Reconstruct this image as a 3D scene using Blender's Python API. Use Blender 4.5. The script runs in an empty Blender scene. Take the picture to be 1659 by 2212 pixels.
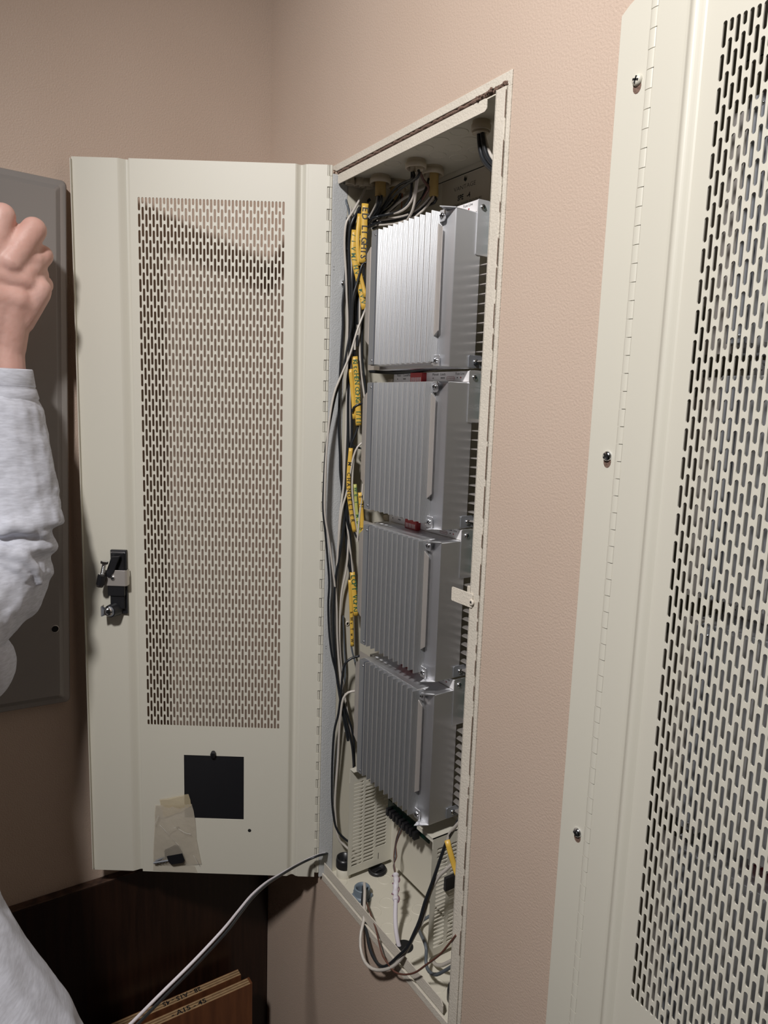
import bpy, math, random
from mathutils import Vector, Matrix, noise
random.seed(4)
PI = math.pi
SC = bpy.context.scene
COL = SC.collection
# ------------------------------------------------------------------ camera
F = 1518.19
CAM = Vector((1.28384, -0.56865, 0.85034))
RR = Vector((0.545975, 0.837128, 0.034)); RD = Vector((0.1422, -0.0546, -0.9883)); RF = Vector((-0.8256, 0.5443, -0.1489))
RF = Vector((-0.8256, 0.5443, -0.1489)).normalized()
RD = (RD - RF * RD.dot(RF)).normalized()
RR = RD.cross(RF).normalized()
cd = bpy.data.cameras.new('camera'); cam = bpy.data.objects.new('camera', cd); COL.objects.link(cam)
cd.sensor_fit = 'HORIZONTAL'; cd.sensor_width = 36.0; cd.lens = F / 1659 * 36.0; cd.clip_start = 0.01
cam.matrix_world = Matrix(((RR.x, -RD.x, -RF.x, CAM.x), (RR.y, -RD.y, -RF.y, CAM.y), (RR.z, -RD.z, -RF.z, CAM.z), (0, 0, 0, 1)))
SC.camera = cam
# ------------------------------------------------------------------ light and exposure
w = bpy.data.worlds.new('world'); SC.world = w; w.use_nodes = True
w.node_tree.nodes['Background'].inputs[0].default_value = (0.8, 0.85, 0.9, 1); w.node_tree.nodes['Background'].inputs[1].default_value = 0.05
# one shaded ceiling lamp above and behind the camera, tipped towards the right-hand wall
ld = bpy.data.lights.new('ceiling_lamp_light', 'SPOT'); ld.energy = 146*0.74**2; ld.shadow_soft_size = 0.08*0.74; ld.color = (1.0, 0.972, 0.958); ld.spot_size = math.radians(114); ld.spot_blend = 1.0
lo = bpy.data.objects.new('ceiling_lamp_light', ld); COL.objects.link(lo); lo.location = (1.21, -1.16, 1.90)
lo.rotation_euler = (Vector((0.95, 0.0, 0.72)) - lo.location).to_track_quat('-Z', 'Y').to_euler()
SC.view_settings.view_transform = 'Standard'; SC.view_settings.look = 'None'; SC.view_settings.gamma = 1; SC.view_settings.exposure = 0.0
SC.view_settings.use_curve_mapping = False

# ------------------------------------------------------------------ placing helpers: a picture ray meets a real plane
def ray(x, y):
    return (RR * ((x - 829.5) / F) + RD * ((y - 1106) / F) + RF).normalized()
def atY(x, y, Y):
    v = ray(x, y); return CAM + v * ((Y - CAM.y) / v.y)
def atX(x, y, X):
    v = ray(x, y); return CAM + v * ((X - CAM.x) / v.x)
def atZ(x, y, Z):
    v = ray(x, y); return CAM + v * ((Z - CAM.z) / v.z)
def atD(x, y, d):
    return CAM + ray(x, y) * d

# ------------------------------------------------------------------ materials
MATS = {}
def mat(name, col, rough=0.5, metal=0.0, bump=0.0, bscale=200.0, bdet=3.0, aniso=None, var=0.0, vscale=8.0, alpha=1.0, stretch=None, spec=None, trans=0.0, bdist=0.001, col2=None):
    m = bpy.data.materials.new(name); m.use_nodes = True; nt = m.node_tree; N = nt.nodes; L = nt.links
    b = N['Principled BSDF']; b.inputs['Roughness'].default_value = rough; b.inputs['Metallic'].default_value = metal
    b.inputs['Base Color'].default_value = (*col, 1); b.inputs['Alpha'].default_value = alpha
    if aniso:
        b.inputs['Anisotropic'].default_value = aniso; tg = N.new('ShaderNodeTangent'); tg.direction_type = 'RADIAL'; tg.axis = 'Z'; L.new(tg.outputs[0], b.inputs['Tangent'])
    if spec is not None: b.inputs['Specular IOR Level'].default_value = spec
    if trans: b.inputs['Transmission Weight'].default_value = trans
    tc = N.new('ShaderNodeTexCoord'); mp = N.new('ShaderNodeMapping'); L.new(tc.outputs['Object'], mp.inputs[0])
    if stretch: mp.inputs['Scale'].default_value = stretch
    if var:
        n = N.new('ShaderNodeTexNoise'); n.inputs['Scale'].default_value = vscale; n.inputs['Detail'].default_value = 3; L.new(mp.outputs[0], n.inputs[0])
        r = N.new('ShaderNodeMix'); r.data_type = 'RGBA'
        c2 = col2 if col2 else tuple(c * (1 - var) for c in col)
        r.inputs[6].default_value = (*col, 1); r.inputs[7].default_value = (*c2, 1)
        rm = N.new('ShaderNodeMapRange'); rm.inputs[1].default_value = 0.35; rm.inputs[2].default_value = 0.65
        L.new(n.outputs[0], rm.inputs[0]); L.new(rm.outputs[0], r.inputs[0]); L.new(r.outputs[2], b.inputs['Base Color'])
    if bump:
        n = N.new('ShaderNodeTexNoise'); n.inputs['Scale'].default_value = bscale; n.inputs['Detail'].default_value = bdet; n.inputs['Roughness'].default_value = 0.5
        L.new(mp.outputs[0], n.inputs[0])
        bp = N.new('ShaderNodeBump'); bp.inputs['Strength'].default_value = bump; bp.inputs['Distance'].default_value = bdist*0.74
        L.new(n.outputs[0], bp.inputs['Height']); L.new(bp.outputs[0], b.inputs['Normal'])
    if aniso: b.inputs['Anisotropic'].default_value = aniso
    MATS[name] = m; return m
M_wall = mat('orange_peel_wall_paint', (0.52, 0.405, 0.325), 0.55, bump=0.42, bscale=400, bdet=2.5, bdist=0.0014, var=1, vscale=5, col2=(0.505, 0.39, 0.31))
M_room = mat('room_paint', (0.05,0.05,0.05), 0.7)
M_floor = mat('floor_concrete', (0.02,0.02,0.02), 0.6)
M_ceil = mat('ceiling_paint', (0.08, 0.08, 0.08), 0.8)
M_cream = mat('cream_powder_coat', (0.60, 0.575, 0.49), 0.48, bump=0.06, bscale=900, bdist=0.0005, var=1, vscale=3, col2=(0.59, 0.565, 0.485))
M_creamtex = mat('cream_oversprayed_steel', (0.63, 0.575, 0.49), 0.6, bump=0.5, bscale=420, bdet=2, bdist=0.0014, var=1, vscale=30, col2=(0.59, 0.54, 0.46))
M_grytex = mat('grey_sprayed_steel', (0.54, 0.55, 0.55), 0.5, bump=0.5, bscale=500, bdist=0.0012)
M_creamin = mat('cream_inner_steel', (0.61, 0.575, 0.48), 0.42, bump=0.05, bscale=600, bdist=0.0005)
M_label = mat('cream_label_paper', (0.53, 0.485, 0.40), 0.5)
M_alu = mat('brushed_aluminium', (0.76, 0.765, 0.785), 0.42, 0.90, bump=0.12, bscale=60, stretch=(14, 14, 0.35), bdist=0.0006, aniso=0.85)
M_fin = mat('finned_aluminium', (0.74, 0.745, 0.76), 0.40, 0.88, bump=0.10, bscale=60, stretch=(20, 20, 0.3), bdist=0.0004, aniso=0.35)
M_aludk = mat('anodised_end_plate', (0.33, 0.345, 0.375), 0.45, 0.7)
M_alulit = mat('mill_aluminium', (0.62, 0.58, 0.545), 0.45, 0.75)
M_chrome = mat('zinc_steel', (0.72, 0.73, 0.75), 0.18, 1.0)
M_dark = mat('black_plastic', (0.012, 0.012, 0.014), 0.35)
M_void = mat('black_recess', (0.004, 0.004, 0.004), 0.9)
M_blkwire = mat('black_wire_insulation', (0.016, 0.018, 0.021), 0.32)
M_whtwire = mat('white_wire_insulation', (0.52, 0.48, 0.43), 0.35)
M_grywire = mat('grey_wire_insulation', (0.10, 0.115, 0.13), 0.4)
M_copper = mat('bare_copper', (0.42, 0.16, 0.09), 0.35, 0.8)
M_redw = mat('brown_wire_insulation', (0.12, 0.05, 0.035), 0.4)
M_yellow = mat('yellow_marker_sleeve', (0.66, 0.42, 0.07), 0.4, var=1, vscale=60, col2=(0.62, 0.38, 0.06))
M_ink = mat('black_marker_ink', (0.01, 0.01, 0.012), 0.5)
M_green = mat('green_marker_ink', (0.02, 0.10, 0.05), 0.5)
M_bush = mat('grey_pvc', (0.16, 0.20, 0.24), 0.45)
M_conn = mat('cable_sheath_cream', (0.52, 0.45, 0.34), 0.5)
M_sheathy = mat('cable_sheath_yellowed', (0.48, 0.33, 0.12), 0.5)
M_white = mat('white_label_stock', (0.72, 0.70, 0.70), 0.4)
M_red = mat('red_switch_plastic', (0.30, 0.015, 0.02), 0.35)
M_pcb = mat('green_circuit_board', (0.005, 0.035, 0.024), 0.35)
M_panel = mat('grey_painted_steel', (0.29, 0.27, 0.255), 0.33, 0.25, bump=0.08, bscale=300, bdist=0.0005)
M_wood = mat('dark_stained_wood', (0.022, 0.009, 0.005), 0.32, bump=0.2, bscale=20, stretch=(8, 8, 0.6), var=1, vscale=14, col2=(0.012, 0.005, 0.003))
M_wooded = mat('worn_wood_edge', (0.085, 0.045, 0.028), 0.6, var=1, vscale=60, col2=(0.03, 0.014, 0.009))
M_ply = mat('brown_veneer', (0.16, 0.058, 0.022), 0.45, var=1, vscale=9, stretch=(6, 6, 0.7), col2=(0.10, 0.035, 0.014))
M_plyA = mat('pale_ply_layer', (0.40, 0.27, 0.14), 0.7, var=0.25, vscale=80)
M_plyB = mat('dark_ply_layer', (0.20, 0.11, 0.05), 0.7, var=0.25, vscale=80)
M_bag = mat('clear_plastic_film', (0.60, 0.54, 0.44), 0.12, alpha=0.42, bump=0.6, bscale=70, bdist=0.002)
M_tape = mat('aged_clear_tape', (0.62, 0.52, 0.34), 0.25, alpha=0.55, bump=0.4, bscale=150, bdist=0.001)
M_skin = mat('skin', (0.70, 0.44, 0.38), 0.5, bump=0.35, bscale=130, bdet=4, bdist=0.0012, var=1, vscale=28, col2=(0.62, 0.36, 0.30))
MATS['skin'].node_tree.nodes['Principled BSDF'].inputs['Subsurface Weight'].default_value = 0.12
MATS['skin'].node_tree.nodes['Principled BSDF'].inputs['Subsurface Scale'].default_value = 0.01
M_shirt = mat('heather_grey_jersey', (0.66, 0.68, 0.76), 0.95, bump=0.5, bscale=1200, bdist=0.0006, var=1, vscale=75, stretch=(1, 1, 5), col2=(0.54, 0.555, 0.62))
M_jeans = mat('dark_trousers', (0.03, 0.035, 0.05), 0.9)
M_hair = mat('brown_hair', (0.05, 0.03, 0.02), 0.6)
M_eye = mat('eye_white', (0.7, 0.7, 0.7), 0.2)
M_dust = mat('grey_brown_lint', (0.16, 0.10, 0.075), 0.95, bump=0.8, bscale=400, bdist=0.002)
M_tapew = mat('white_tape', (0.66, 0.62, 0.66), 0.5)
M_purple = mat('purple_thread_wire', (0.22, 0.10, 0.14), 0.5)

# ------------------------------------------------------------------ mesh helpers
class MB:
    def __init__(s): s.v = []; s.f = []; s.m = []; s.sm = []
    def add(s, vs, fs, mi=0, smooth=False):
        o = len(s.v); s.v += [tuple(a) for a in vs]
        for f in fs: s.f.append(tuple(i + o for i in f)); s.m.append(mi); s.sm.append(smooth)
        return s
    def box(s, x0, x1, y0, y1, z0, z1, mi=0):
        if x0 > x1: x0, x1 = x1, x0
        if y0 > y1: y0, y1 = y1, y0
        if z0 > z1: z0, z1 = z1, z0
        return s.add([(x0,y0,z0),(x1,y0,z0),(x1,y1,z0),(x0,y1,z0),(x0,y0,z1),(x1,y0,z1),(x1,y1,z1),(x0,y1,z1)],
              [(0,3,2,1),(4,5,6,7),(0,1,5,4),(1,2,6,5),(2,3,7,6),(3,0,4,7)], mi)
    def prism(s, poly, a0, a1, axis='z', mi=0, smooth=False):
        # poly in the plane across the axis; z: (x,y), y: (x,z), x: (y,z)
        def p(q, a):
            return (q[0], q[1], a) if axis == 'z' else ((q[0], a, q[1]) if axis == 'y' else (a, q[0], q[1]))
        n = len(poly); area = sum(poly[i][0]*poly[(i+1)%n][1]-poly[(i+1)%n][0]*poly[i][1] for i in range(n))
        if axis == 'y': area = -area
        if area < 0: poly = poly[::-1]
        vs = [p(q, a0) for q in poly] + [p(q, a1) for q in poly]
        s.add(vs, [tuple(range(n))[::-1], tuple(range(n, 2*n))], mi)
        if smooth: s.add(vs, [], mi)
        o = len(s.v) - 2*n
        for i in range(n):
            j = (i+1) % n; s.f.append((o+i, o+j, o+n+j, o+n+i)); s.m.append(mi); s.sm.append(smooth)
        return s
    def frame(s, d):
        d = Vector(d).normalized(); a = Vector((0, 0, 1)) if abs(d.z) < 0.9 else Vector((1, 0, 0))
        u = d.cross(a).normalized(); return u, d.cross(u).normalized(), d
    def lathe(s, base, axis, prof, n=20, mi=0, smooth=True):
        # prof = [(radius, height)...] along axis
        u, v, d = s.frame(axis); base = Vector(base); vs = []; fs = []
        for r, h in prof:
            for k in range(n):
                a = 2*PI*k/n; vs.append(base + d*h + (u*math.cos(a) + v*math.sin(a))*r)
        for i in range(len(prof)-1):
            for k in range(n):
                k2 = (k+1) % n; fs.append((i*n+k, i*n+k2, (i+1)*n+k2, (i+1)*n+k))
        s.add(vs, fs, mi, smooth)
        s.add(vs[:n], [tuple(range(n))[::-1]], mi); s.add(vs[-n:], [tuple(range(n))], mi)
        return s
    def tube(s, pts, r, n=8, mi=0, step=None):
        pts = spline(pts, step) if step else [Vector(p) for p in pts]
        rs = r if isinstance(r, (list, tuple)) else [r]*len(pts)
        if len(rs) != len(pts):
            rs = [rs[min(len(rs)-1, int(i*len(rs)/len(pts)))] for i in range(len(pts))]
        t0 = (pts[1]-pts[0]).normalized(); u, v, _ = s.frame(t0); vs = []; fs = []
        for i, p in enumerate(pts):
            t = (pts[min(i+1, len(pts)-1)] - pts[max(i-1, 0)]).normalized()
            u = (u - t*u.dot(t)).normalized(); v = t.cross(u)
            for k in range(n):
                a = 2*PI*k/n; vs.append(p + (u*math.cos(a)+v*math.sin(a))*rs[i])
        for i in range(len(pts)-1):
            for k in range(n):
                k2 = (k+1) % n; fs.append((i*n+k, i*n+k2, (i+1)*n+k2, (i+1)*n+k))
        s.add(vs, fs, mi, True)
        s.add(vs[:n], [tuple(range(n))[::-1]], mi); s.add(vs[-n:], [tuple(range(n))], mi)
        return s
    def sphere(s, c, r, n=14, m=9, mi=0, sc=(1, 1, 1)):
        prof = []; vs = []; fs = []; c = Vector(c)
        for i in range(1, m):
            a = PI*i/m
            for k in range(n):
                b = 2*PI*k/n; vs.append(c + Vector((math.sin(a)*math.cos(b)*r*sc[0], math.sin(a)*math.sin(b)*r*sc[1], math.cos(a)*r*sc[2])))
        for i in range(m-2):
            for k in range(n):
                k2 = (k+1) % n; fs.append((i*n+k, (i+1)*n+k, (i+1)*n+k2, i*n+k2))
        t = len(vs); vs += [c+Vector((0,0,r*sc[2])), c-Vector((0,0,r*sc[2]))]
        for k in range(n): fs.append((t, k, (k+1) % n)); fs.append((t+1, (m-2)*n+(k+1) % n, (m-2)*n+k))
        return s.add(vs, fs, mi, True)
    def mesh(s, name, mats):
        me = bpy.data.meshes.new(name); me.from_pydata(s.v, [], s.f)
        for m in (mats if isinstance(mats, (list, tuple)) else [mats]): me.materials.append(m)
        me.polygons.foreach_set('material_index', s.m); me.polygons.foreach_set('use_smooth', s.sm); me.update(); return me
    def build(s, name, mats, parent=None, bevel=0, seg=2, label=None, loc=None):
        o = bpy.data.objects.new(name, s.mesh(name, mats)); COL.objects.link(o)
        if parent: o.parent = parent
        if loc: o.location = loc
        if bevel:
            b = o.modifiers.new('bevel', 'BEVEL'); b.width = bevel; b.segments = seg; b.limit_method = 'ANGLE'; b.angle_limit = math.radians(40)
        if label: o['label'] = label
        return o
def spline(pts, step=0.01):
    P = [Vector(p) for p in pts]; P = [P[0]*2-P[1]] + P + [P[-1]*2-P[-2]]; out = []
    for i in range(1, len(P)-2):
        n = max(2, int((P[i+1]-P[i]).length/step))
        for k in range(n):
            t = k/n; a, b, c, d = P[i-1:i+3]
            out.append(0.5*((2*b)+(c-a)*t+(2*a-5*b+4*c-d)*t*t+(3*b-a-3*c+d)*t*t*t))
    out.append(P[-2]); return out
def tag(o, label, cat, group=None):
    o['label'] = label; o['category'] = cat
    if group: o['group'] = group
    return o
def thing(name, label, cat, loc=(0, 0, 0), rz=0, group=None):
    o = bpy.data.objects.new(name, None); COL.objects.link(o); o.location = loc; o.rotation_euler = (0, 0, rz); o.empty_display_size = 0.05
    return tag(o, label, cat, group)
def struct(o): o['kind'] = 'structure'; return o
def link(name, me, parent, loc=(0, 0, 0), rot=(0, 0, 0), scale=None):
    o = bpy.data.objects.new(name, me); COL.objects.link(o); o.parent = parent; o.location = loc; o.rotation_euler = rot
    if scale: o.scale = scale
    return o
def copy_tree(o, parent=None):
    c = o.copy(); COL.objects.link(c); c.parent = parent
    for ch in [x for x in KIDS.get(o.name, [])]: copy_tree(ch, c)
    return c
TXT = {}
def text(s, size, origin, X, Y, m, name='lettering', parent=None, shear=0.0, bold=0.0, xs=1.0):
    key = (s, m.name, round(bold/size, 2))
    if key not in TXT:
        cu = bpy.data.curves.new('lettering', 'FONT'); cu.body = s; cu.size = 1.0; cu.offset = round(bold/size, 2); cu.resolution_u = 2; cu.materials.append(m)
        o = bpy.data.objects.new('lettering', cu); COL.objects.link(o)
        me = bpy.data.meshes.new_from_object(o.evaluated_get(bpy.context.evaluated_depsgraph_get())); me.name = 'lettering'
        if not me.materials: me.materials.append(m)
        bpy.data.objects.remove(o); TXT[key] = me
    o = bpy.data.objects.new(name, TXT[key]); COL.objects.link(o)
    X = Vector(X).normalized(); Y = Vector(Y); Y = (Y - X*Y.dot(X)).normalized(); Z = X.cross(Y); O = Vector(origin); X = X*xs*size; Y = Y*size
    if parent: o.parent = parent
    o.matrix_local = Matrix(((X.x, Y.x, Z.x, O.x), (X.y, Y.y, Z.y, O.y), (X.z, Y.z, Z.z, O.z), (0, 0, 0, 1)))
    return o
def screw_mesh(r=0.004, h=0.0026, name='screw', m=None):
    b = MB(); b.lathe((0, 0, 0), (0, 0, 1), [(r, 0), (r, h*0.25), (r*0.85, h*0.7), (r*0.5, h*0.95), (0.0004, h)], 14)
    for a in (0, 1):
        w, l = r*0.15, r*0.60
        x, y = (l, w) if a else (w, l); b.box(-x, x, -y, y, h*0.6, h*1.06, 1)
    return b.mesh(name, [m or M_chrome, M_void])
SCREW = screw_mesh()
SCREW_S = screw_mesh(0.0018, 0.0012, 'small_screw')
SCREW_P = screw_mesh(0.0052, 0.0036, 'painted_screw', M_cream)
SCREW_C = screw_mesh(0.0052, 0.0036, 'flange_screw')

# ------------------------------------------------------------------ slotted sheets
def slot_cell(b, u0, u1, v0, v1, su0, su1, sv0, sv1, y0, y1, horiz=False, seg=4):
    """a rectangle of sheet pierced by one round-ended slot; u is x, v is z, y0 front, y1 back"""
    hole = []
    if not horiz:
        r = (su1-su0)/2; cx = (su0+su1)/2
        for k in range(seg+1): a = PI*k/seg; hole.append((cx+r*math.cos(a), sv1-r+r*math.sin(a)))
        for k in range(seg+1): a = PI+PI*k/seg; hole.append((cx+r*math.cos(a), sv0+r+r*math.sin(a)))
        n = seg+1
        polys = [[(u1, v1), (u0, v1)] + [hole[k] for k in range(seg, -1, -1)], [(u0, v0), (u1, v0)] + [hole[k] for k in range(2*n-1, n-1, -1)],
                 [(u1, v0), (u1, v1), hole[0], hole[2*n-1]], [(u0, v1), (u0, v0), hole[n], hole[seg]]]
    else:
        r = (sv1-sv0)/2; cz = (sv0+sv1)/2
        for k in range(seg+1): a = -PI/2+PI*k/seg; hole.append((su1-r+r*math.cos(a), cz+r*math.sin(a)))
        for k in range(seg+1): a = PI/2+PI*k/seg; hole.append((su0+r+r*math.cos(a), cz+r*math.sin(a)))
        n = seg+1
        polys = [[(u1, v0), (u1, v1)] + [hole[k] for k in range(seg, -1, -1)], [(u0, v1), (u0, v0)] + [hole[k] for k in range(2*n-1, n-1, -1)],
                 [(u1, v1), (u0, v1), hole[n], hole[seg]], [(u0, v0), (u1, v0), hole[0], hole[2*n-1]]]
    for p in polys:
        n_ = len(p)
        b.add([(q[0], y0, q[1]) for q in p], [tuple(range(n_))])
        b.add([(q[0], y1, q[1]) for q in p], [tuple(range(n_))[::-1]])
    h = len(hole); b.add([(q[0], y0, q[1]) for q in hole] + [(q[0], y1, q[1]) for q in hole], [(i, h+i, h+(i+1) % h, (i+1) % h) for i in range(h)])
def sheet_rect(b, u0, u1, v0, v1, y0, y1): b.box(u0, u1, y0, y1, v0, v1)

HD = 1.22
T = 0.0014
def door_mesh():
    b = MB()
    # rolled profile across the door: (u, offset); negative y is the outside face
    def strip(prof, z0, z1, last=False):
        out = [(u, o) for u, o in prof]; inn = [(u, o+T) for u, o in prof][::-1]
        b.prism(out+inn, z0, z1, 'z')
    strip([(0.0082, 0), (0.0384, 0), (0.0388, -0.0007), (0.0415, -0.0010)] + [(0.0415+0.0165*k/14, -0.0010*(1-k/14)-0.0052*math.sin(PI*k/14)**1.4) for k in range(1, 14)] + [(0.0585, 0)], 0, HD)
    strip([(0.3185, 0), (0.3200, -0.0004), (0.3207, -0.0056), (0.3220, -0.0064), (0.3240, -0.0066), (0.3260, -0.0062), (0.3280, -0.0052), (0.3300, -0.0040), (0.3320, -0.0028), (0.3340, -0.0016), (0.3360, -0.0006), (0.3375, 0), (0.4092, 0)], 0, HD)
    # return lip at the free edge
    b.box(0.4080, 0.4092, T, 0.007, 0.004, HD-0.004)
    U0, U1 = 0.0585, 0.3185
    P = 0.0057; c0 = 0.0745+0.0019; zt, zb = 1.1632, 0.2830; PZ = (zt-zb-0.0100)/35
    SL = PZ-0.0045
    sheet_rect(b, U0, U1, zt+0.002, HD, 0, T)
    sheet_rect(b, U0, c0-P/2, zb-0.002, zt+0.002, 0, T); sheet_rect(b, c0+P*40+P/2, U1, zb-0.002, zt+0.002, 0, T)
    for i in range(41):
        c = c0+P*i; z = zt; first = True
        lens = [SL]*35+[0.0100] if i % 2 == 0 else [0.0100]+[SL]*35
        top = zt+0.002
        for k, l in enumerate(lens):
            s1 = z; s0 = z-l; bot = s0-0.00225 if k < 35 else zb-0.002
            slot_cell(b, c-P/2, c+P/2, bot, top, c-0.0018, c+0.0018, s0, s1, 0, T)
            top = bot; z = s0-0.0045
    # below: plain sheet with a square cut-out
    a0, a1, q0, q1 = 0.1365, 0.2428, 0.1077, 0.2285
    sheet_rect(b, U0, a0, 0, zb-0.002, 0, T); sheet_rect(b, a1, U1, 0, zb-0.002, 0, T)
    sheet_rect(b, a0, a1, 0, q0, 0, T); sheet_rect(b, a0, a1, q1, zb-0.002, 0, T)
    # hinge leaves that belong to the door
    return b.mesh('door', [M_cream])
DOOR = door_mesh()
KP = 0.0332; KN = 37
def knuckle_mesh(door):
    b = MB(); h = 0.0160; r = 0.0041
    prof = [(0.004+r*math.cos(a), 0.0005+r*0.28*math.sin(a)) for a in [2*PI*k/12 for k in range(16)]]
    b.prism(prof, 0, h, 'z', smooth=True)
    if door: b.box(0.004, 0.0084, -0.0002, T+0.0014, 0, h)
    return b.mesh('hinge_knuckle', [M_cream])
KD = knuckle_mesh(True); KF = knuckle_mesh(False)

# ------------------------------------------------------------------ room shell
def build_room():
    X1, Y1, Z0, Z1 = 3.6, -3.6, -1.10, 2.26
    b = MB()
    b.box(-0.02, 0.2535, 0, 0.14, Z0, Z1); b.box(0.2535, 0.6525, 0, 0.14, Z0, -0.0075); b.box(0.2535, 0.6525, 0, 0.14, 1.2225, Z1)
    b.box(0.6525, 0.832, 0, 0.14, Z0, Z1); b.box(0.832, 1.2175, 0, 0.14, Z0, -0.0075); b.box(0.832, 1.2175, 0, 0.14, 1.2225, Z1); b.box(1.2175, X1, 0, 0.14, Z0, Z1)
    struct(b.build('wall_right', M_wall))
    struct(MB().box(-0.02, 0, Y1, 0, Z0, Z1).build('wall_left', M_wall))
    struct(MB().box(X1, X1+0.02, Y1, 0.14, Z0, Z1).build('wall_back', M_ceil))
    struct(MB().box(-0.02, X1+0.02, Y1-0.02, Y1, Z0, Z1).build('wall_front', M_room))
    struct(MB().box(-0.02, X1+0.02, Y1-0.02, 0.14, Z0-0.02, Z0).build('floor', M_floor))
    struct(MB().box(-0.02, X1+0.02, Y1-0.02, 0.14, Z1, Z1+0.02).build('ceiling', M_ceil))
build_room()

# ------------------------------------------------------------------ the open cabinet
CX = 0.2566
YB = 0.128
def rr(x0, x1, z0, z1, r, n=4):
    P = []
    for cx, cz, a in ((x1-r, z1-r, 0), (x0+r, z1-r, PI/2), (x0+r, z0+r, PI), (x1-r, z0+r, 1.5*PI)):
        for k in range(n+1): P.append((cx+r*math.cos(a+PI/2*k/n), cz+r*math.sin(a+PI/2*k/n)))
    return P
def cabinet(ox, open_, label):
    t = thing('equipment_cabinet', label, 'cabinet', (ox, 0, 0))
    # all local x are measured from the hinge line
    L0, L1, O1, O0 = 0.0012, 0.372, 0.3955, -0.003
    b = MB(); b.box(L0-0.002, L0, 0.0195, YB, -0.0015, 1.2065); b.build('side_panel', M_creamin, t)
    b = MB(); b.box(L1+0.004, L1+0.006, 0.0, YB, -0.0015, 1.2065); b.build('side_panel', M_creamin, t)
    MB().box(L0, L1+0.004, YB, YB+0.0015, 0, 1.1955).build('back_panel', M_creamin, t)
    MB().box(L0, L1+0.004, YB+0.0008, YB+0.0022, 1.1962, 1.2065).build('back_panel', M_creamin, t)
    MB().box(L0, L1+0.004, YB-0.0003, YB+0.0004, 1.1953, 1.1963).build('panel_seam', M_void, t)
    MB().box(L0-0.002, L1+0.006, -0.0, YB, 1.205, 1.2065).build('top_panel', M_creamin, t)
    MB().box(L0-0.002, L1+0.006, -0.0, YB, -0.0015, 0).build('bottom_panel', M_creamin, t)
    if open_:
        MB().box(L0-0.0032, L0, -0.0078, 0.0190, -0.001, 1.2075).build('collar_side', M_grytex, t, 0.0006)
        # flange round the opening, flush with the wall and sprayed over
        MB().prism([(0.0, 1.2125), (L1+0.016, 1.2125), (L1+0.016, 1.2065), (O1, 1.2065), (O1, 1.2225), (-0.012, 1.2225), (-0.012, 1.2170)], -0.0016, 0.003, 'y').build('top_flange', M_creamtex, t, 0.0004)
        MB().box(L1, L1+0.0168, -0.0036, 0.0, 0.0, 1.2075).build('right_flange', M_creamtex, t, 0.0008)
        MB().box(L1, L1+0.0012, -0.0036, 0.016, 0.0, 1.2075).build('right_flange_return', M_creamtex, t)
        MB().box(L1+0.0176, O1, -0.0016, 0.001, -0.0075, 1.2065).build('right_trim', M_creamtex, t, 0.0003)
        MB().box(0.001, O1, -0.0016, 0.001, -0.0075, 0.0045).build('bottom_flange', M_creamtex, t, 0.0004)
        # folded stop lips behind the gap
        MB().prism(rr(0.0033, 0.3535, 1.1925, 1.2070, 0.004), -0.0006, 0.0010, 'y').build('top_lip', M_creamtex, t, 0.0003)
        MB().prism([(0.0050, 0.0080), (0.3560, 0.0080), (0.3560, 0.0200), (0.3500, 0.0275), (0.0050, 0.0275)], 0.0, 0.0014, 'y').build('bottom_lip', M_creamtex, t, 0.0003)
        # dusty foam strip in the top gap
        b = MB(); pts = [(0.002+0.386*k/60, 0.001+0.0006*math.sin(k*1.7), 1.2100+0.0007*math.sin(k*2.3)) for k in range(61)]
        b.tube(pts, [0.0022+0.0005*math.sin(k*3.1)+(0.0006 if k > 50 else 0) for k in range(61)], 7); b.build('gap_foam', M_dust, t)
        b = MB(); rnd = random.Random(2)
        for k in range(40):
            c = Vector((0.335+rnd.random()*0.055, -0.001-rnd.random()*0.002, 1.2085+rnd.random()*0.0040))
            b.sphere(c, 0.0008+rnd.random()*0.0013, 6, 4)
        o = b.build('gap_lint', M_dust, t); o['kind'] = 'stuff'
        # strike tab on the right flange
        MB().prism(rr(0.3375, 0.3790, 0.6040, 0.6225, 0.0022), -0.0052, -0.0038, 'y').build('strike_tab', M_creamtex, t, 0.0004)
        MB().prism(rr(0.3480, 0.3790, 0.6060, 0.6245, 0.0022), 0.012, 0.0134, 'y').build('strike_tab', M_creamtex, t, 0.0004)
        b = MB().lathe((0.3782, -0.0052, 0.6115), (0, -1, 0), [(0.0042, 0), (0.0042, 0.0010), (0.0032, 0.0018), (0.0016, 0.0019), (0.0015, 0.0008)], 16); b.build('rivet', M_creamtex, t)
        MB().lathe((0.3782, -0.0061, 0.6115), (0, -1, 0), [(0.0014, 0), (0.0014, 0.0011)], 10).build('rivet_hole', M_void, t)
        # crack in the paint and chips
        b = MB(); rnd = random.Random(5); z = 1.203
        while z > 0.12:
            l = 0.01+rnd.random()*0.03; xo = L1+0.0171+0.0004*rnd.random()
            b.box(xo-0.00025, xo+0.00025, -0.0042, -0.0035, z-l, z); z -= l+rnd.random()*0.03
        o = b.build('paint_crack', M_dust, t); o['kind'] = 'stuff'
    else:
        MB().box(L0-0.0025, L0, -0.001, 0.03, -0.001, 1.206).build('collar_side', M_creamin, t)
        # surface flange with a clipped corner, screws in keyholes
        b = MB(); b.prism([(-0.0383, -0.03), (0.0, -0.03), (0.0, 1.2400), (-0.0235, 1.2400), (-0.0235, 1.2245), (-0.0300, 1.2215), (-0.0383, 1.2155)], -0.0030, -0.0008, 'y')
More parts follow.
